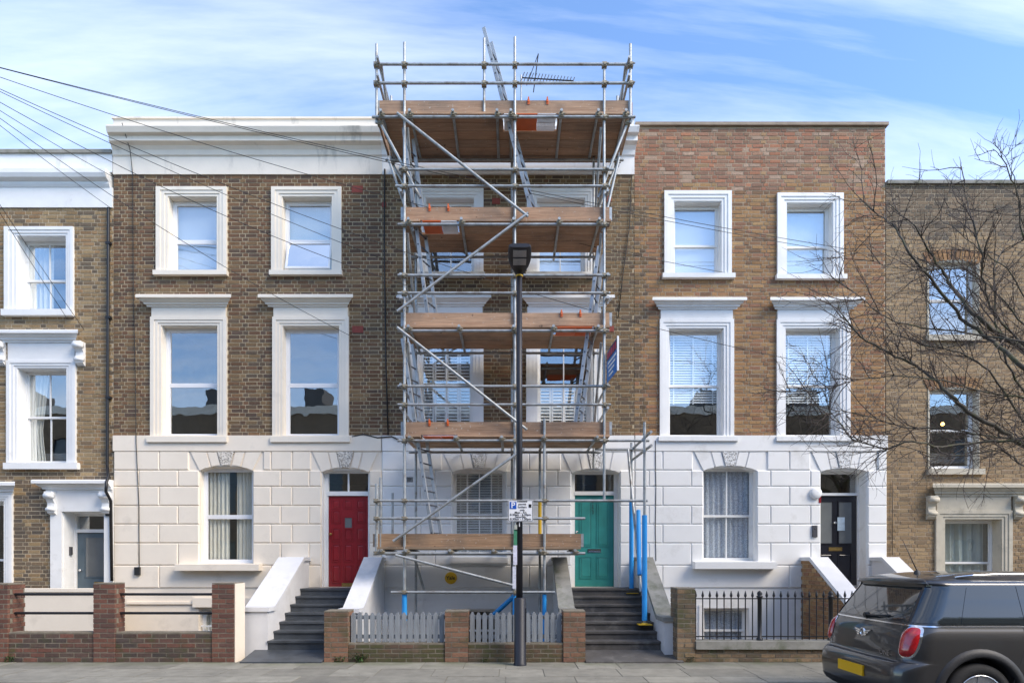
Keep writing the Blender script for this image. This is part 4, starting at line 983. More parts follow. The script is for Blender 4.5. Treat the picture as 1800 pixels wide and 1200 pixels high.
# transoms and decks
for i, z_ in enumerate(PZ):
    xs_ = [(735, 795, 874, 897, 986, 1048), (722, 802, 882, 955, 1048), (720, 808, 903, 972, 1050), (720, 812, 903, 982, 1052), (672, 722, 797, 874, 898, 986, 1050, 1098)]
    lst = [672, 716, 792, 868, 950, 1010] if i == 0 else xs_[i]
    for p in lst:
        x_ = sx(p); tub('transom', (x_, SF - .16, z_ + 2*TR), (x_, SB + .16 if i < 4 else SB + .05, z_ + 2*TR)); coupler(x_, yo, z_ + TR)
    a, b_ = (sx(660), sx(1024)) if i == 0 else (sx(664), sx(1107)) if i == 4 else (sx(700) + .06, sx(1074))
    zb_ = z_ + 3*TR + .001
    hatch = {4: (885, 978), 3: (738, 803), 2: (975, 1042), 1: (740, 801)}.get(i)
    nb = 6 if i == 4 else 5
    for k in range(nb):
        y0_ = SF - .02 + k * .231
        spans = [(a, b_)]
        if hatch and k in (0, 1) :
            spans = [(a, sx(hatch[0])), (sx(hatch[1]), b_)]
        for s0, s1 in spans: obj('deck_board', MB().box(s0 + rnd.uniform(0, .04), s1 - rnd.uniform(0, .04), y0_, y0_ + .217 + rnd.uniform(0, .006), zb_, zb_ + .038), M_board if i else M_board2, sc)
    ty = SF - .02 - .04 if i else SF - .062
    tz0 = zb_ + .035
    tb = obj('toe_board', MB().box(a - .02, b_ + .02, SF + .03, SF + .068, tz0 + .005, tz0 + .230), M_board if i else M_board2, sc)
    for xe in (a - .0215, b_ - .0225): obj('end_band', MB().box(xe, xe + .044, SF + .0285, SF + .0695, tz0 + .0035, tz0 + .2315), M_galv, tb)
    if i in (0, 4):
        for xe in ((a - .06,) if i == 0 else (a - .06, b_ + .022)): obj('toe_board', MB().box(xe, xe + .038, SF + .07, SB, tz0 + .005, tz0 + .230), M_board, sc)
    if hatch:                                                  # hatch gate: orange flap and white grid lying in the deck opening
        hx0, hx1 = sx(hatch[0]), sx(hatch[1]); ga = thing('hatch_gate', ((hx0 + hx1)/2, SF + .1, zb_), 'orange ladder hatch gate in the %s scaffold deck' % {4: 'top', 3: 'fourth', 2: 'third', 1: 'second'}[i], 'gate', None)
        w_ = hx1 - hx0; ox0 = hx0 + (.22 * w_ if i == 4 else .04)
        ox1 = ox0 + w_ * (.42 if i == 4 else .5)
        obj('orange_flap', MB().box(ox0, ox1, SF - .01, SF + .43, zb_ + .002, zb_ + .012), M_orange, ga)
        if i == 4: obj('white_panel', MB().box(hx0 + .01, ox0 - .01, SF - .01, SF + .43, zb_ + .002, zb_ + .010), M_upvc, ga)
        gm = MB()
        for q in range(18): gm.box(ox1 + .01, hx1 - .01, SF - .01 + q * .0255, SF + .002 + q * .0255, zb_ + .004, zb_ + .010)
        nq = 12
        for q in range(nq + 1): xq = ox1 + .01 + (hx1 - .02 - ox1) * q / nq; gm.box(xq - .006, xq + .006, SF - .01, SF + .43, zb_ + .0105, zb_ + .0145)
        gm.box(ox1 + .008, hx1 - .008, SF + .20, SF + .22, zb_ - .002, zb_ + .0035)
        obj('grid', gm, plain('white_mesh', (.7, .7, .72), .5, .05, 9, 0) if i in (4, 3) else M_orange, ga, kind='stuff')
        clips = {4: (929, 962), 3: (755, 788), 2: (987, 1020), 1: (755, 787)}[i]
        for p in clips:
            xq = sx(p, SF + .03); obj('clip', MB().box(xq - .02, xq + .02, SF + .018, SF + .029, tz0 + .16, tz0 + .245).box(xq - .02, xq + .02, SF + .029, SF + .08, tz0 + .2365, tz0 + .245).box(xq - .012, xq + .012, SF + .0, SF + .0175, tz0 + .19, tz0 + .275), M_orange, ga)
# end guard rails on the top lift and raking supports
for s_, px_ in ((-1, 662), (1, 1108)):
    x_ = sx(px_)
    for dz in (.62, .92): tub('guard_rail', (x_ + .05 * -s_, SF - .2, PZ[4] + dz), (x_ + .05 * -s_, SB + .2, PZ[4] + dz - .04))
    tub('end_brace', (x_ - s_ * .08, SF, PZ[4] + .95), (x_ - s_ * .08, SB, PZ[4] + .08))
    for yy in (SF + .05, SB): tub('raker', (sx(738 if s_ < 0 else 1052), yy, sz(345)), (sx(667 if s_ < 0 else 1104), yy, sz(212))); coupler(sx(667 if s_ < 0 else 1104), yy, sz(214))
    tub('raker', (sx(725 if s_ < 0 else 1060), SF + .12, sz(400)), (sx(680 if s_ < 0 else 1090), SF + .12, sz(270)))
    for i in range(1, 4):
        tub('side_rail', ((XL if s_ < 0 else XR) + s_ * 2 * TR, SF - .12, PZ[i] + .55), ((XL if s_ < 0 else XR) + s_ * 2 * TR, SB + .1, PZ[i] + .55))
        tub('side_rail', ((XL if s_ < 0 else XR) + s_ * 2 * TR, SF - .12, PZ[i] + .95), ((XL if s_ < 0 else XR) + s_ * 2 * TR, SB + .1, PZ[i] + .95))
        tub('side_brace', ((XL if s_ < 0 else XR) - s_ * 2.2 * TR, SF, PZ[i] + 1.7), ((XL if s_ < 0 else XR) - s_ * 2.2 * TR, SB, PZ[i] + .1))
# long diagonal braces on the front
yb_ = SF - 4.2 * TR
for a, b_ in (((700, 206), (928, 386)), ((928, 380), (700, 551)), ((700, 579), (926, 757)), ((921, 790), (693, 951)), ((697, 975), (910, 1030))):
    tub('diagonal_brace', (sx(a[0]), yb_, sz(a[1])), (sx(b_[0]), yb_, sz(b_[1])))
tub('diagonal_brace', (sx(905), SF + .1, sz(1046)), (sx(862), SF + .5, sz(1090)))
obj('blue_sleeve', MB().tube((sx(907), SF + .1, sz(1045)), (sx(862), SF + .5, sz(1088)), .042, 12), M_blue, sc)
obj('blue_sleeve', MB().tube((XL, SF, sz(1042)), (XL, SF, sz(1090)), .044, 12), M_blue, sc)
obj('blue_sleeve', MB().tube((x57, SF, sz(1044)), (x57, SF, sz(1130)), .038, 12), M_blue, sc)
obj('blue_sleeve', MB().tube((XM, SF, sz(1046)), (XM, SF, sz(1080)), .040, 12), M_blue, sc)
for i in range(3): tub('side_brace', (sx(730 + i * 3, -.8), -.8, Z(985, -.8)), (sx(745, -.5), -.5, Z(1035, -.5))) if i == 0 else None
# outrigger frame over the teal door steps
yA, yB = -.5, -1.79
xA, xB = X(1110, yA), X(1133, yB)
zA_, zB_ = Z(1041, yA), Z(1096, yB)
tub('standard', (xA, yA, zA_), (xA, yA, Z(778, yA))); tub('standard', (xB, yB, zB_), (xB, yB, Z(742, yB)))
tub('diagonal_brace', (X(1104, -.6), -.6, Z(790, -.6)), (xB - .05, yB + .05, Z(1040, yB)))
tub('transom', (xA + .05, yA + .2, sz(775) + .06), (xA + .05, yB - .2, sz(775) + .06)); tub('transom', (xA + .05, yA + .2, sz(790)), (xA + .05, yB - .2, sz(790) - .02))
tub('ledger', (sx(1045, yA), yA - 2*TR, Z(790, yA)), (xA + .2, yA - 2*TR, Z(790, yA)))
for (x_, y_, z0_, p0_, p1_) in ((xA, yA, zA_, 882, 1038), (xB, yB, zB_, 905, 1090)):
    obj('blue_sleeve', MB().tube((x_, y_, Z(p1_, y_)), (x_, y_, Z(p0_, y_)), .043, 12), M_blue, sc)
    obj('yellow_base_plate', MB().frus(x_ - .11, x_ + .11, 0, .012, 0, 0, 0) if False else MB().box(x_ - .11, x_ + .11, y_ - .11, y_ + .11, z0_ - .012, z0_).lathe((x_, y_, z0_), [(.06, 0), (.045, .02)], 'z', 12), M_yel, sc)
obj('blue_sleeve', MB().tube((xB - .07, yB + .08, Z(1010, yB)), (X(1122, -1.2), -1.2, Z(897, -1.2)), .038, 12), M_blue, sc)
for x_, y_ in ((XL, SF), (XM, SF), (x57, SF), (XL + .02, SB), (XM - .05, SB)): obj('base_plate', MB().box(x_ - .08, x_ + .08, y_ - .08, y_ + .08, GZ - .015, GZ), M_galv, sc)

# ladders between the lifts
M_rung = plain('dark_ladder_rung', (.10, .11, .13), .5, .2, 9, .1, .3)
def ladder(p, q, label, w=.34):
    t = thing('ladder', (p[0], p[1], p[2]), label, 'ladder', 'scaffold ladders')
    p, q = Vector(p), Vector(q); d = (q - p).normalized(); side = Vector((.36, .933, 0)); nrm = d.cross(side).normalized()
    for s_ in (-1, 1):
        a = p + side * (s_ * w / 2); c = q + side * (s_ * w / 2)
        vs = []
        for e in (a, c):
            for u, v in ((-1, -1), (1, -1), (1, 1), (-1, 1)): vs.append(e + nrm * (u * .030) + side * (v * .014))
        obj('stile', MB().add(vs, [(0,1,2,3),(7,6,5,4),(0,4,5,1),(1,5,6,2),(2,6,7,3),(3,7,4,0)]), M_alu, t)
    n = int((q - p).length / .25)
    for k in range(1, n):
        c = p + d * (k * .25); obj('rung', MB().tube(c - side * (w/2 + .022), c + side * (w/2 + .022), .014, 8), M_rung, t)
LY = SF + .35
def lp(px_, py_, y=LY): return (X(px_, y), y, Z(py_, y))
def onto(px_, i, y=LY): return (X(px_, y), y, PZ[i] + 3*TR + .04)
ladder(onto(946, 3), lp(857, 62), 'aluminium ladder rising above the top scaffold deck')
ladder(onto(763, 2), lp(718, 235), 'aluminium ladder from the third to the fourth scaffold deck on the left')
ladder(onto(1013, 1), lp(1057, 440), 'aluminium ladder from the second to the third scaffold deck on the right')
ladder(onto(771, 0), lp(716, 600), 'aluminium ladder from the lowest to the second scaffold deck')

# estate agent board fixed to the scaffold
bx, by0 = XR + .10, SF - .05
ag = thing('agent_board', (bx, by0 + .25, sz(668)), 'blue and red agent board fixed edge-on to the right of the scaffold', 'sign')
q0, q1 = Vector((XR + .04, SF - .03, 0)), Vector((XR + .10, SF - .80, 0))
zt, zb_ = sz(620), sz(674)
def bpnt(u, z, off=0): 
    d = (q1 - q0); nr = Vector((d.y, -d.x, 0)).normalized(); nr = nr if nr.x < 0 else -nr
    p = q0 + d * u + nr * off; return (p.x, p.y, z)
def bquad(u0, u1, z0, z1, off): return [bpnt(u0, z0, off), bpnt(u1, z0, off), bpnt(u1, z1, off), bpnt(u0, z1, off)]
pl = bquad(0, 1, zb_, zt, 0) + bquad(0, 1, zb_, zt, -.012)
obj('panel', MB().add(pl, [(0,1,2,3),(7,6,5,4),(0,4,5,1),(1,5,6,2),(2,6,7,3),(3,7,4,0)]), plain('blue_print', (.02, .16, .48), .4, .1, 4, 0), ag)
obj('dark_band', MB().add(bquad(.01, .985, zt - .17, zt - .004, .002), [(0,1,2,3)]), plain('navy_print', (.02, .03, .09), .4, .1, 4, 0), ag)
rb = MB()
for k in range(5): rb.add(bquad(.08 + .175 * k, .20 + .175 * k, zt - .15, zt - .04, .004), [(0,1,2,3)])
obj('red_lettering', rb, plain('red_print', (.50, .02, .06), .4, .1, 4, 0), ag)
tm = MB()
for k in range(4): tm.add(bquad(.12 + .03 * k, .92 - .10 * k, zt - .25 - .075 * k, zt - .215 - .075 * k, .003), [(0,1,2,3)])
obj('print_lines', tm, plain('white_print', (.8, .8, .8), .4, .05, 4, 0), ag)
obj('white_edge', MB().add(bquad(.99, 1.02, zb_ - .01, zt + .01, .008) + bquad(.99, 1.02, zb_ - .01, zt + .01, -.02), [(0,1,2,3),(7,6,5,4),(0,4,5,1),(1,5,6,2),(2,6,7,3),(3,7,4,0)]), M_upvc, ag)

# ------------------------------------------------------------------ street lamp and parking sign
LX, LYY = X(913, -2.96), -2.96
def lz(p): return Z(p, LYY)
la = thing('street_lamp', (LX, LYY, 0), 'black street lamp column with flat LED lantern in front of the scaffold', 'street lamp')
M_lampb = plain('black_lamp_paint', (.010, .011, .018), .5, .2, 9, .1)
obj('base_column', MB().lathe((LX + .01, LYY, -.02), [(.098, 0), (.098, .05), (.088, .06), (.088, lz(1049)), (.078, lz(1047.5)), (.05, lz(1047))], 'z', 20), M_lampb, la)
obj('access_door', MB().box(LX + .075, LX + .104, LYY - .05, LYY + .05, .35, .85), M_lampb, la)
obj('shaft', MB().path([(LX, LYY, lz(1050)), (LX, LYY, lz(760)), (LX, LYY, lz(484))], .050, .040, 16), M_lampb, la)
hz = lz(484)
secs = []
for t_, w_, h_ in ((0, .05, .05), (.10, .085, .06), (.22, .135, .075), (.36, .165, .08), (.52, .168, .075), (.64, .160, .06), (.70, .14, .035)):
    c = Vector((LX, LYY + .10 - t_, hz + .02 + t_ * .16)); secs.append([(c.x + w_ * math.copysign(abs(math.cos(a)) ** .5, math.cos(a)), c.y, c.z + h_ * .55 + h_ * math.copysign(abs(math.sin(a)) ** .6, math.sin(a)) * (.55 if math.sin(a) < 0 else 1)) for a in [2 * math.pi * k / 24 for k in range(25)]])
hd = MB().grid(secs); n_ = 25
hd.add([p for p in secs[0]], [tuple(range(24))]); hd.add([p for p in secs[-1]], [tuple(range(23, -1, -1))])
lan = obj('lantern', hd, M_lampb, la)
M_led = plain('led_panel', (.30, .30, .31), .3, .2, 60, .2, coat=.5)
for t0_, t1_ in ((.30, .45), (.49, .64)):
    za_, zb2 = hz + .02 + t0_ * .16 + .0005, hz + .02 + t1_ * .16 + .0005
    obj('led_panel', MB().add([(LX - .095, LYY + .10 - t0_, za_ - .008), (LX + .095, LYY + .10 - t0_, za_ - .008), (LX + .095, LYY + .10 - t1_, zb2 - .008), (LX - .095, LYY + .10 - t1_, zb2 - .008), (LX - .095, LYY + .10 - t0_, za_ + .02), (LX + .095, LYY + .10 - t0_, za_ + .02), (LX + .095, LYY + .10 - t1_, zb2 + .02), (LX - .095, LYY + .10 - t1_, zb2 + .02)], [(0,1,2,3),(7,6,5,4),(0,4,5,1),(1,5,6,2),(2,6,7,3),(3,7,4,0)]), M_led, lan)
obj('yellow_band', MB().lathe((LX, LYY, hz - .02), [(.052, 0), (.052, .02)], 'z', 16), M_yel, la)
py_ = LYY - .075
ps = thing('parking_sign', (LX, py_, lz(916)), 'white resident permit parking sign with blue P on the lamp column', 'sign')
x0_, x1_ = X(893, py_), X(937, py_); z0_, z1_ = Z(916, py_), Z(878, py_)
obj('plate', MB().box(x0_, x1_, py_, py_ + .012, z0_, z1_).box(LX - .06, LX + .06, py_ + .012, py_ + .03, (z0_ + z1_)/2 - .02, (z0_ + z1_)/2 + .02), M_upvc, ps)
bd = MB(); ring(bd, x0_ + .006, x1_ - .006, z0_ + .006, z1_ - .006, .006, py_ - .002, py_ - .0005); obj('border', bd, M_dark, ps)
W_ = x1_ - x0_; H_ = z1_ - z0_
obj('blue_square', MB().box(x0_ + .025, x0_ + .125, py_ - .003, py_ - .001, z1_ - .135, z1_ - .03), plain('sign_blue', (.01, .09, .45), .4, .05, 4, 0), ps)
obj('letter_p', text_mb('P', .12, (x0_ + .075, py_ - .004, z1_ - .083)), M_upvc, ps)
for txt, fx, fz, sz_ in (('Resident\npermit\nholders\nonly', .57, .27, .043), ('Mon - Fri', .5, .59, .046), ('8.30am - 6.30pm', .5, .69, .046), ('Saturday', .5, .79, .046), ('8.30am - 1.30pm', .5, .89, .046)):
    obj('lettering', text_mb(txt, sz_, (x0_ + W_ * fx, py_ - .003, z1_ - H_ * fz)), M_dark, ps)
obj('symbol', MB().box(x1_ - .065, x1_ - .025, py_ - .003, py_ - .001, z1_ - .115, z1_ - .065), M_dark, ps)
st = la
for (a, b_, c, d, col, nm) in ((903, 909, 958, 930, (.05, .22, .12), 'green_sticker'), (902, 909, 992, 958, (.62, .62, .72), 'white_sticker'), (901, 907, 1034, 995, (.58, .60, .68), 'white_sticker'), (904, 909, 932, 922, (.40, .42, .36), 'white_sticker')):
    y_ = LYY - .056; obj(nm, MB().box(X(a, y_), X(b_, y_), y_ - .002, y_ + .012, Z(c, y_), Z(d, y_)), plain(nm + str(c), col, .7, .25, 30, .2), st)
obj('number', text_mb('1', .09, (LX, LYY - .058, Z(922, LYY))), M_upvc, st)

# ------------------------------------------------------------------ bare tree at the right
tr_ = thing('bare_tree', (8.75, -3.6, 0), 'bare winter tree with fine twigs reaching in from the right', 'tree')
M_bark = plain('mossy_bark', (.085, .074, .058), .9, .3, 14, .5, stain=((.075, .085, .030), 5, .48, .7))
M_twig = plain('dark_twig', (.085, .066, .055), .9, .3, 20, .2)
TX, TY = 8.75, -3.6
fork = Vector((TX - .15, TY, 2.6))
obj('trunk', MB().path([(TX, TY, -.1), (TX - .02, TY, .8), (TX - .1, TY, 1.8), fork, (TX - .1, TY + .05, 3.6), (TX, TY, 4.8), (TX + .1, TY, 6.2)], .19, .07, 14), M_bark, tr_)
trd = random.Random(17)
def tp(px_, py_, y): return Vector((X(px_, y), y, Z(py_, y)))
limbs = [
  ([(1800,785),(1762,757),(1700,722),(1670,695),(1645,667),(1610,642),(1560,620),(1512,592),(1482,555),(1472,530)], -3.5, 2.5, .050, .006),
  ([(1800,617),(1762,590),(1725,562),(1700,540),(1675,507),(1660,482),(1632,442),(1610,400),(1560,355)], -3.4, 3.2, .060, .006),
  ([(1790,640),(1745,600),(1690,560),(1645,500),(1597,445),(1575,400),(1545,380),(1510,350)], -3.9, 3.2, .045, .005),
  ([(1800,690),(1770,640),(1752,570),(1747,470),(1765,440),(1800,420)], -3.2, 3.4, .026, .006),
  ([(1790,600),(1740,540),(1727,485),(1727,450),(1710,390),(1700,357),(1690,292)], -3.7, 3.6, .026, .004),
  ([(1800,420),(1785,325),(1762,277),(1745,262)], -3.5, 4.8, .020, .004), ([(1800,400),(1785,322),(1770,280),(1755,255)], -3.3, 4.8, .014, .003),
  ([(1800,770),(1775,775),(1712,778),(1657,786),(1600,775),(1557,790),(1500,772),(1460,725),(1450,700)], -3.9, 2.4, .028, .004),
  ([(1780,770),(1720,765),(1665,752),(1592,752),(1540,735),(1480,722),(1420,735)], -3.2, 2.5, .022, .004),
  ([(1800,700),(1740,690),(1660,668),(1580,660),(1500,668),(1440,690),(1380,688)], -3.6, 2.9, .020, .003),
  ([(1800,600),(1700,585),(1620,575),(1560,560),(1510,520),(1470,490)], -4.0, 3.2, .022, .003),
  ([(1790,560),(1740,500),(1690,470),(1620,475),(1560,470),(1500,440)], -3.0, 3.4, .020, .003),
  ([(1800,520),(1770,470),(1720,440),(1680,400),(1640,380)], -3.5, 4.0, .018, .003),
  ([(1800,740),(1740,650),(1690,620),(1620,605),(1540,575),(1490,585)], -3.4, 2.7, .024, .003),
  ([(1800,820),(1760,790),(1700,800),(1640,800),(1560,775),(1520,768)], -3.7, 2.2, .018, .003)]
def wander(p, d, L, n, curl):
    pts = [p]; d = d.normalized()
    for k in range(n):
        d = (d + Vector((trd.uniform(-1, 1), trd.uniform(-1, 1), trd.uniform(-1, 1))) * curl).normalized()
        pts.append(pts[-1] + d * (L / n))
    return pts
twigs = MB(); ntw = 0
for pts, y_, zf, r0, r1 in limbs:
    m_ = len(pts)
    P = [tp(a, b_, y_ + .35 * math.sin(i * 1.3 + y_ * 5)) for i, (a, b_) in enumerate(pts)]
    P = [Vector((TX - .1, TY, min(zf, P[0].z))), P[0].lerp(Vector((TX - .1, TY, zf)), .4)] + P if P[0].z > zf - .5 else [Vector((TX - .1, TY, zf))] + P
    fine = []
    for i in range(len(P) - 1):
        for k in range(4): fine.append(P[i].lerp(P[i + 1], k / 4) + Vector((trd.uniform(-.012, .012), trd.uniform(-.02, .02), trd.uniform(-.012, .012))))
    fine.append(P[-1])
    obj('limb', MB().path(fine, r0 * .82, r1 * .8, 7), M_bark, tr_)
    for i in range(5, len(fine)):
        for rep in range(2 if r0 > .03 else 3):
            if trd.random() > (.40 if zf < 3.9 else .2): continue
            base = fine[i - 1].lerp(fine[i], trd.random()); dl = (fine[i] - fine[i - 1]).normalized()
            dr = (dl * .9 + Vector((trd.uniform(-.9, .7), trd.uniform(-.8, .8), trd.uniform(-.8, 1.0)))).normalized()
            L = trd.uniform(.35, 1.15) * (.55 if zf > 3.9 else 1.0); w = wander(base, dr, L, 6, .22); rr = min(.0075, r0 * .35)
            twigs.path(w, rr, .0022, 4); ntw += 1
            for k in range(1, 6):
                for q in range(2):
                    if trd.random() < .48:
                        d2_ = ((w[k + 1] - w[k]).normalized() * .8 + Vector((trd.uniform(-1, 1), trd.uniform(-1, 1), trd.uniform(-.8, 1)))).normalized()
                        w2 = wander(w[k], d2_, trd.uniform(.15, .5), 4, .25); twigs.path(w2, .0038, .0018, 3); ntw += 1
                        if trd.random() < .5:
                            d3 = (d2_ + Vector((trd.uniform(-1, 1), trd.uniform(-1, 1), trd.uniform(-1, 1)))).normalized(); twigs.path(wander(w2[2], d3, trd.uniform(.1, .28), 3, .25), .0028, .0015, 3)
obj('crown', twigs, M_twig, tr_, kind='stuff', fix=False)

# ------------------------------------------------------------------ parked car (rear at the left, nearside facing the far pavement)
CX, CYc, CZ, CW = 3.76, -5.47, -.115, .895
car = thing('parked_car', (CX + 2.05, CYc, CZ), 'dark grey compact hatchback with yellow rear plate parked at the kerb', 'car')
def lerp_tab(tab, z):
    for (a, va), (b_, vb) in zip(tab, tab[1:]):
        if a <= z <= b_: t_ = (z - a) / (b_ - a); return va + (vb - va) * t_
    return tab[0][1] if z < tab[0][0] else tab[-1][1]
XRt = [(.20, .16), (.26, .06), (.34, .015), (.50, 0), (.60, .015), (.655, .06), (.67, .10), (.75, .105), (.95, .15), (1.02, .19), (1.10, .235), (1.30, .36), (1.41, .43), (1.44, .40), (1.475, .41), (1.51, .55), (1.54, .80), (1.56, 1.3)]
XFt = [(.20, 3.95), (.34, 4.08), (.55, 4.10), (.75, 4.04), (.90, 3.85), (.985, 3.55), (1.02, 3.10), (1.10, 2.98), (1.30, 2.66), (1.44, 2.38), (1.51, 2.10), (1.54, 1.95), (1.56, 1.8)]
HWt = [(.20, .84), (.30, .88), (.50, .895), (.66, .895), (.80, .888), (.95, .872), (1.01, .850), (1.10, .822), (1.30, .752), (1.41, .716), (1.44, .706), (1.46, .672), (1.51, .56), (1.54, .42), (1.56, .2)]
RRt = [(.20, .20), (.5, .24), (.66, .24), (.75, .22), (1.0, .22), (1.1, .20), (1.41, .17), (1.475, .16), (1.54, .12), (1.56, .1)]
def ringpt(z, p, off=0.0):
    """p: arc length from the rear centre towards the street side (negative y); the other side by symmetry"""
    s_ = -1 if p >= 0 else 1; p = abs(p); w, r, xr = lerp_tab(HWt, z), lerp_tab(RRt, z), lerp_tab(XRt, z)
    a = w - r; arcl = r * math.pi / 2
    if p <= a: x_, y_, n_ = xr + .03 * (p / w) ** 2 - .0, p, (-1, 0)
    elif p <= a + arcl:
        t_ = (p - a) / r; x_, y_, n_ = xr + .03 * (a / w) ** 2 + r - r * math.cos(t_), a + r * math.sin(t_), (-math.cos(t_), math.sin(t_))
    else: x_, y_, n_ = xr + .03 * (a / w) ** 2 + r + (p - a - arcl), w, (0, 1)
    return Vector((CX + x_ + n_[0] * off, CYc + s_ * (y_ + n_[1] * off), CZ + z))
def sidep(z, x_):                                         # arc length of the side point at distance x_ from the rear
    w, r, xr = lerp_tab(HWt, z), lerp_tab(RRt, z), lerp_tab(XRt, z); a = w - r
    return a + r * math.pi / 2 + max(0, x_ - (xr + .03 * (a / w) ** 2 + r))
zs_ = [.20, .23, .26, .30, .34, .42, .50, .56, .60, .63, .655, .662, .67, .71, .75, .82, .88, .95, .985, 1.0, 1.02, 1.06, 1.10, 1.17, 1.24, 1.30, 1.36, 1.41, 1.43, 1.44, 1.46, 1.475, 1.49, 1.51, 1.525, 1.54, 1.552, 1.56]
rows = []
for z in zs_:
    w, r, xr, xf = lerp_tab(HWt, z), lerp_tab(RRt, z), lerp_tab(XRt, z), lerp_tab(XFt, z); half = []
    a = w - r; x0s = xr + .03 * (a / w) ** 2 + r; rf = min(.5, w * .55)
    ps_ = [a * k / 6 for k in range(7)] + [a + r * math.pi / 2 * k / 8 for k in range(1, 9)]
    for p in ps_: half.append(ringpt(z, p))
    for k in range(1, 25): half.append(Vector((CX + x0s + (xf - rf - x0s) * k / 24, CYc - w, CZ + z)))
    for k in range(1, 9): t_ = math.pi / 2 * k / 8; half.append(Vector((CX + xf - rf + rf * math.sin(t_), CYc - (w - rf + rf * math.cos(t_)), CZ + z)))
    for k in range(1, 4): half.append(Vector((CX + xf + .04 * k / 3, CYc - (w - rf) * (1 - k / 3), CZ + z)))
    full = half + [Vector((v.x, 2 * CYc - v.y, v.z)) for v in half[-2:0:-1]]
    rows.append(full)
body = MB(); nr = len(rows[0])
body.add([v for r_ in rows for v in r_], [(i*nr + j, i*nr + (j+1) % nr, (i+1)*nr + (j+1) % nr, (i+1)*nr + j) for i in range(len(rows) - 1) for j in range(nr)], True)
body.add(rows[0], [tuple(range(nr - 1, -1, -1))]); body.add(rows[-1], [tuple(range(nr))])
m, nt, b = nodes('dark_grey_metallic_paint')
b.inputs['Base Color'].default_value = (.052, .050, .049, 1); b.inputs['Metallic'].default_value = .55; b.inputs['Roughness'].default_value = .38
b.inputs['Coat Weight'].default_value = 1.0; b.inputs['Coat Roughness'].default_value = .03
M_car = m
M_cartrim = plain('black_car_plastic', (.018, .018, .020), .55, .15, 20, .15)
M_carglass = plain('dark_car_glass', (.018, .024, .028), .03, .05, 4, 0, coat=1.0)
M_tyre = plain('tyre_rubber', (.015, .015, .016), .8, .2, 20, .3)
bo = obj('body', body, M_car, car)
bmw = bmesh.new(); bmw.from_mesh(bo.data); bmesh.ops.remove_doubles(bmw, verts=bmw.verts, dist=.0004); bmesh.ops.recalc_face_normals(bmw, faces=bmw.faces); bmw.to_mesh(bo.data); bmw.free()
WX = (.80, 3.38); WR = .335
cut = MB()
for wx_ in WX:
    for s_ in (-1, 1): cut.lathe((CX + wx_, CYc + s_ * (CW - .13), CZ + WR + .01), [(.385, -.16), (.385, .16)], 'y', 40)
co = obj('cutter', cut, M_cartrim)
md = bo.modifiers.new('arch', 'BOOLEAN'); md.operation = 'DIFFERENCE'; md.object = co; md.solver = 'EXACT'
bpy.context.view_layer.update(); dg = bpy.context.evaluated_depsgraph_get()
nm_ = bpy.data.meshes.new_from_object(bo.evaluated_get(dg)); bo.modifiers.clear(); bo.data = nm_
cme = co.data; bpy.data.objects.remove(co); bpy.data.meshes.remove(cme)
if not bo.data.materials: bo.data.materials.append(M_car)
bo.data.materials.clear(); bo.data.materials.append(M_car)
for p_ in bo.data.polygons: p_.material_index = 0
def patch(name, z0, z1, p0, p1, off, mat, nz=8, npp=14, parent=None, th=.004, fz=None):
    """sheet following the body; p0, p1 may be functions of z"""
    g0 = p0 if callable(p0) else (lambda z: p0); g1 = p1 if callable(p1) else (lambda z: p1)
    rws = [[ringpt(z0 + (z1 - z0) * i / nz, g0(z0 + (z1 - z0) * i / nz) + (g1(z0 + (z1 - z0) * i / nz) - g0(z0 + (z1 - z0) * i / nz)) * j / npp, off) for j in range(npp + 1)] for i in range(nz + 1)]
    inn = [[ringpt(z0 + (z1 - z0) * i / nz, g0(z0 + (z1 - z0) * i / nz) + (g1(z0 + (z1 - z0) * i / nz) - g0(z0 + (z1 - z0) * i / nz)) * j / npp, off - th - .004) for j in range(npp + 1)] for i in range(nz + 1)]
    mb = MB().grid(rws); mb.grid(inn)
    edge = [rws[0][j] for j in range(npp + 1)] + [rws[i][npp] for i in range(1, nz + 1)] + [rws[nz][j] for j in range(npp - 1, -1, -1)] + [rws[i][0] for i in range(nz - 1, 0, -1)]
    ein = [inn[0][j] for j in range(npp + 1)] + [inn[i][npp] for i in range(1, nz + 1)] + [inn[nz][j] for j in range(npp - 1, -1, -1)] + [inn[i][0] for i in range(nz - 1, 0, -1)]
    k = len(edge); mb.add(edge + ein, [(i, (i + 1) % k, (i + 1) % k + k, i + k) for i in range(k)])
    return obj(name, mb, mat, parent or car)
def blob(name, zc, pc, hz_, hp, off, bulge, mat, ex=3.2, parent=None, n=28, m_=6):
    rws = []
    for i in range(m_ + 1):
        f = i / m_; row = []
        for k in range(n + 1):
            t_ = 2 * math.pi * k / n; c, s_ = math.cos(t_), math.sin(t_)
            u = f * math.copysign(abs(c) ** (2 / ex), c); v = f * math.copysign(abs(s_) ** (2 / ex), s_)
            row.append(ringpt(zc + v * hz_, pc + u * hp, off + bulge * (1 - f ** 4)))
        rws.append(row)
    mb = MB().grid(rws); mb.grid([rws[-1], [ringpt(zc + math.copysign(abs(math.sin(2*math.pi*k/n)) ** (2/ex), math.sin(2*math.pi*k/n)) * hz_, pc + math.copysign(abs(math.cos(2*math.pi*k/n)) ** (2/ex), math.cos(2*math.pi*k/n)) * hp, -.01) for k in range(n + 1)]])
    return obj(name, mb, mat, parent or car)
M_tail = plain('red_tail_lens', (.42, .008, .012), .12, .35, 22, .2, coat=1.0)
patch('rear_window', 1.055, 1.40, lambda z: -(lerp_tab(HWt, z) - .16), lambda z: lerp_tab(HWt, z) - .16, .004, M_carglass)
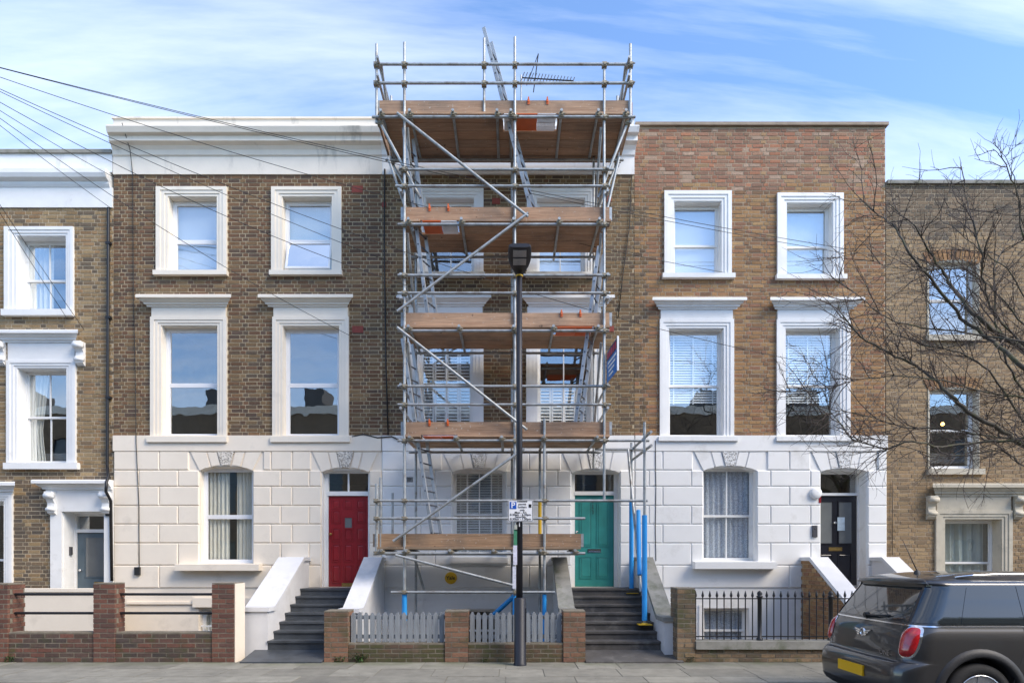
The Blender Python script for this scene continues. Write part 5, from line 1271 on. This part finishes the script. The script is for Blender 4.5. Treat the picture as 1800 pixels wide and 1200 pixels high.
patch('rear_spoiler', 1.425, 1.47, lambda z: -(lerp_tab(HWt, z) - .06), lambda z: lerp_tab(HWt, z) - .06, .035, M_car, 4, 20, th=.05)
for s_ in (1, -1):
    q = lambda f: (lambda z: s_ * f(z))
    patch('window_surround', 1.040, 1.422, q(lambda z: lerp_tab(HWt, z) - .10), q(lambda z: sidep(z, 2.92 - (z - 1.05) * 1.2)), .007, M_carglass, 16, 40, th=.006)
    patch('corner_glass', 1.055, 1.415, q(lambda z: lerp_tab(HWt, z) - .12), q(lambda z: sidep(z, .60 + (z - 1.05) * .38)), .011, M_carglass, 16)
    patch('rear_side_window', 1.055, 1.405, q(lambda z: sidep(z, .64 + (z - 1.05) * .38)), q(lambda z: sidep(z, 1.22)), .011, M_carglass, 16)
    patch('door_window', 1.055, 1.415, q(lambda z: sidep(z, 1.27)), q(lambda z: sidep(z, 2.04)), .011, M_carglass, 16)
    patch('front_window', 1.055, 1.415, q(lambda z: sidep(z, 2.12)), q(lambda z: sidep(z, 2.86 - (z - 1.05) * 1.2)), .011, M_carglass, 16)
    patch('belt_strip', 1.018, 1.032, 0 if s_ > 0 else -.001, q(lambda z: sidep(z, 3.0)), .007, M_chrome, 1, 60)
    bz = blob('tail_light_bezel', .865, s_ * .775, .160, .108, .004, .0, M_chrome, 2.7)
    blob('tail_light', .865, s_ * .768, .146, .092, .006, .028, M_tail, 2.7)
    patch('door_seam', .45, 1.02, q(lambda z: sidep(z, 1.245 - max(0, .85 - z) * .35)), q(lambda z: sidep(z, 1.252 - max(0, .85 - z) * .35)), .0015, M_cartrim, 10, 1)
    patch('tailgate_seam', .68, 1.02, q(lambda z: .655), q(lambda z: .661), .0015, M_cartrim, 6, 1)
    pz = .88
    hb = MB().path([ringpt(pz, s_ * sidep(pz, 1.34 + .18 * k / 6), .012 + .028 * math.sin(math.pi * k / 6)) for k in range(7)], .012, .012, 8)
    obj('door_handle', hb, M_chrome, car)
    for wx_ in WX:                                            # arch cladding and wheels
        yo_ = CYc - s_ * (CW)
        arc_ = []
        for k in range(25):
            t_ = math.pi * (-.08 + 1.16 * k / 24); c_, s2 = math.cos(t_), math.sin(t_)
            arc_.append([(CX + wx_ + rr_ * c_, yo_ - s_ * oo, CZ + WR + .01 + rr_ * s2) for rr_, oo in ((.383, -.06), (.383, .016), (.40, .022), (.455, .016), (.475, -.02))])
        obj('arch_cladding', MB().grid(arc_), M_cartrim, car)
        wc = (CX + wx_, yo_ + s_ * .005, CZ + WR)
        sg = -s_
        wh = obj('wheel', MB().lathe(wc, [(.20, sg * -.20), (.30, sg * -.20), (.33, sg * -.18), (WR, sg * -.14), (WR, sg * -.05), (.325, sg * -.015), (.29, 0), (.235, sg * .002), (.225, sg * -.02), (.20, sg * -.03)], 'y', 40), M_tyre, car)
        rim = MB().lathe(wc, [(.222, sg * -.012), (.226, sg * .004), (.212, sg * .004), (.200, sg * -.04), (.05, sg * -.06)], 'y', 40)
        for k in range(5):
            t_ = 2 * math.pi * k / 5 + .3; dx, dz = math.cos(t_), math.sin(t_); ex, ez = -dz, dx
            vs = []
            for rr_, hw_, yy in ((.03, .035, -.012), (.21, .024, -.004)):
                for e in (-1, 1):
                    for dd_ in (0, -.03): vs.append((wc[0] + dx * rr_ + ex * hw_ * e, wc[1] + sg * (yy + dd_), wc[2] + dz * rr_ + ez * hw_ * e))
            rim.add(vs, [(0,2,6,4),(1,5,7,3),(0,4,5,1),(2,3,7,6),(0,1,3,2),(4,6,7,5)])
        rim.lathe((wc[0], wc[1], wc[2]), [(.06, sg * -.03), (.055, sg * .0), (.03, sg * .006)], 'y', 20)
        obj('rim', rim, plain('alloy_rim', (.55, .56, .58), .25, .08, 9, 0, .9), wh)
patch('bumper_lower', .215, .33, lambda z: -1.15, lambda z: 1.15, .006, M_cartrim, 4, 40)
patch('windscreen_lower_seam', .655, .664, -.70, .70, .002, M_cartrim, 1, 30)
nx = ringpt(.47, 0).x
pt = obj('number_plate', MB().box(nx - .014, nx + .02, CYc - .26, CYc + .26, CZ + .44, CZ + .551), plain('yellow_plate', (.80, .43, .0), .45, .04, 4, 0), car)
ex_ = ringpt(.90, 0).x - .004
em = MB().lathe((ex_, CYc, CZ + .885), [(.046, .012), (.050, -.010), (.034, -.013), (.030, .0)], 'x', 28)
for s_ in (-1, 1):
    for k in range(3):
        a_, b_ = CZ + .908 - k * .020, CZ + .925 - k * .027; w0, w1 = .050, .165 - .034 * k
        q4 = [(CYc + s_ * w0, a_), (CYc + s_ * w1, b_), (CYc + s_ * (w1 - .014), b_ - .016), (CYc + s_ * w0, a_ - .016)]
        sf = lambda y_, z_: ringpt(z_ - CZ, y_ - CYc).x
        em.add([(sf(y_, z_) - .014, y_, z_) for y_, z_ in q4] + [(sf(y_, z_) + .004, y_, z_) for y_, z_ in q4], [(0,1,2,3),(7,6,5,4),(0,4,5,1),(1,5,6,2),(2,6,7,3),(3,7,4,0)])
obj('winged_emblem', em, M_chrome, car)
lx_ = ringpt(.69, .50).x - .010
obj('model_lettering', text_mb('ONE', .085, (lx_, CYc - .47, CZ + .725), (0, -1, 0), (0, 0, 1)), M_chrome, car)
obj('rear_wiper', MB().path([ringpt(1.075, -.05, .03), ringpt(1.08, .15, .028), ringpt(1.10, .38, .02)], .012, .007, 6).lathe(ringpt(1.07, -.05, .0), [(.03, -.04), (.03, .03)], 'x', 12), M_cartrim, car)
ax = ringpt(1.53, 0).x + .02
obj('aerial_base', MB().lathe((ax, CYc, CZ + 1.525), [(.035, 0), (.028, .03), (.01, .045)], 'z', 14), M_cartrim, car)
obj('roof_aerial', MB().path([(ax, CYc, CZ + 1.56), (ax - .16, CYc, CZ + 1.90)], .006, .003, 6), M_cartrim, car)
for s_ in (-1, 1): obj('roof_rail', MB().path([Vector((CX + .75 + .2 * k, CYc + s_ * .60, CZ + 1.50 + .035 * math.sin(math.pi * k / 8) ** .5)) for k in range(9)], .014, .014, 8), M_chrome, car)
# ------------------------------------------------------------------ small weeds at the foot of the mossy wall
M_leaf = plain('weed_leaf', (.05, .10, .025), .8, .3, 20, .1)
for k, (p, s_) in enumerate(((598, .10), (628, .14), (638, .12), (850, .07), (1212, .08), (20, .10))):
    mb = MB(); wr = random.Random(k)
    for q in range(46):
        a, l = wr.uniform(0, 6.28), wr.uniform(.4, 1.0) * s_; bx_, by_ = wy(p) + wr.uniform(-s_, s_) * .8, FY - .03 + wr.uniform(-.02, .015); zz = wr.uniform(0, s_ * .9)
        d = Vector((math.cos(a) * l * .35, math.sin(a) * l * .2 - .01, l * .3)); w_ = Vector((-d.y, d.x, 0)).normalized() * l * .12
        c = Vector((bx_, by_, zz)); mb.add([c - w_, c + w_, c + d + w_ * .3, c + d - w_ * .3], [(0,1,2,3)])
    mb.tube((wy(p), FY - .03, -.01), (wy(p), FY - .03, s_ * .8), .004, 5)
    obj('weed', mb, M_leaf, None, ['small green weed at the foot of the left pillar by the slate landing', 'large green weed at the foot of the mossy wall under the left pickets', 'green weed right of the larger one under the left pickets', 'tiny weed at the wall foot left of the lamp column', 'green weed at the foot of the tan brick pillar', 'small weed at the foot of the leftmost dark brick wall'][k], 'weed', 'weeds along the walls')
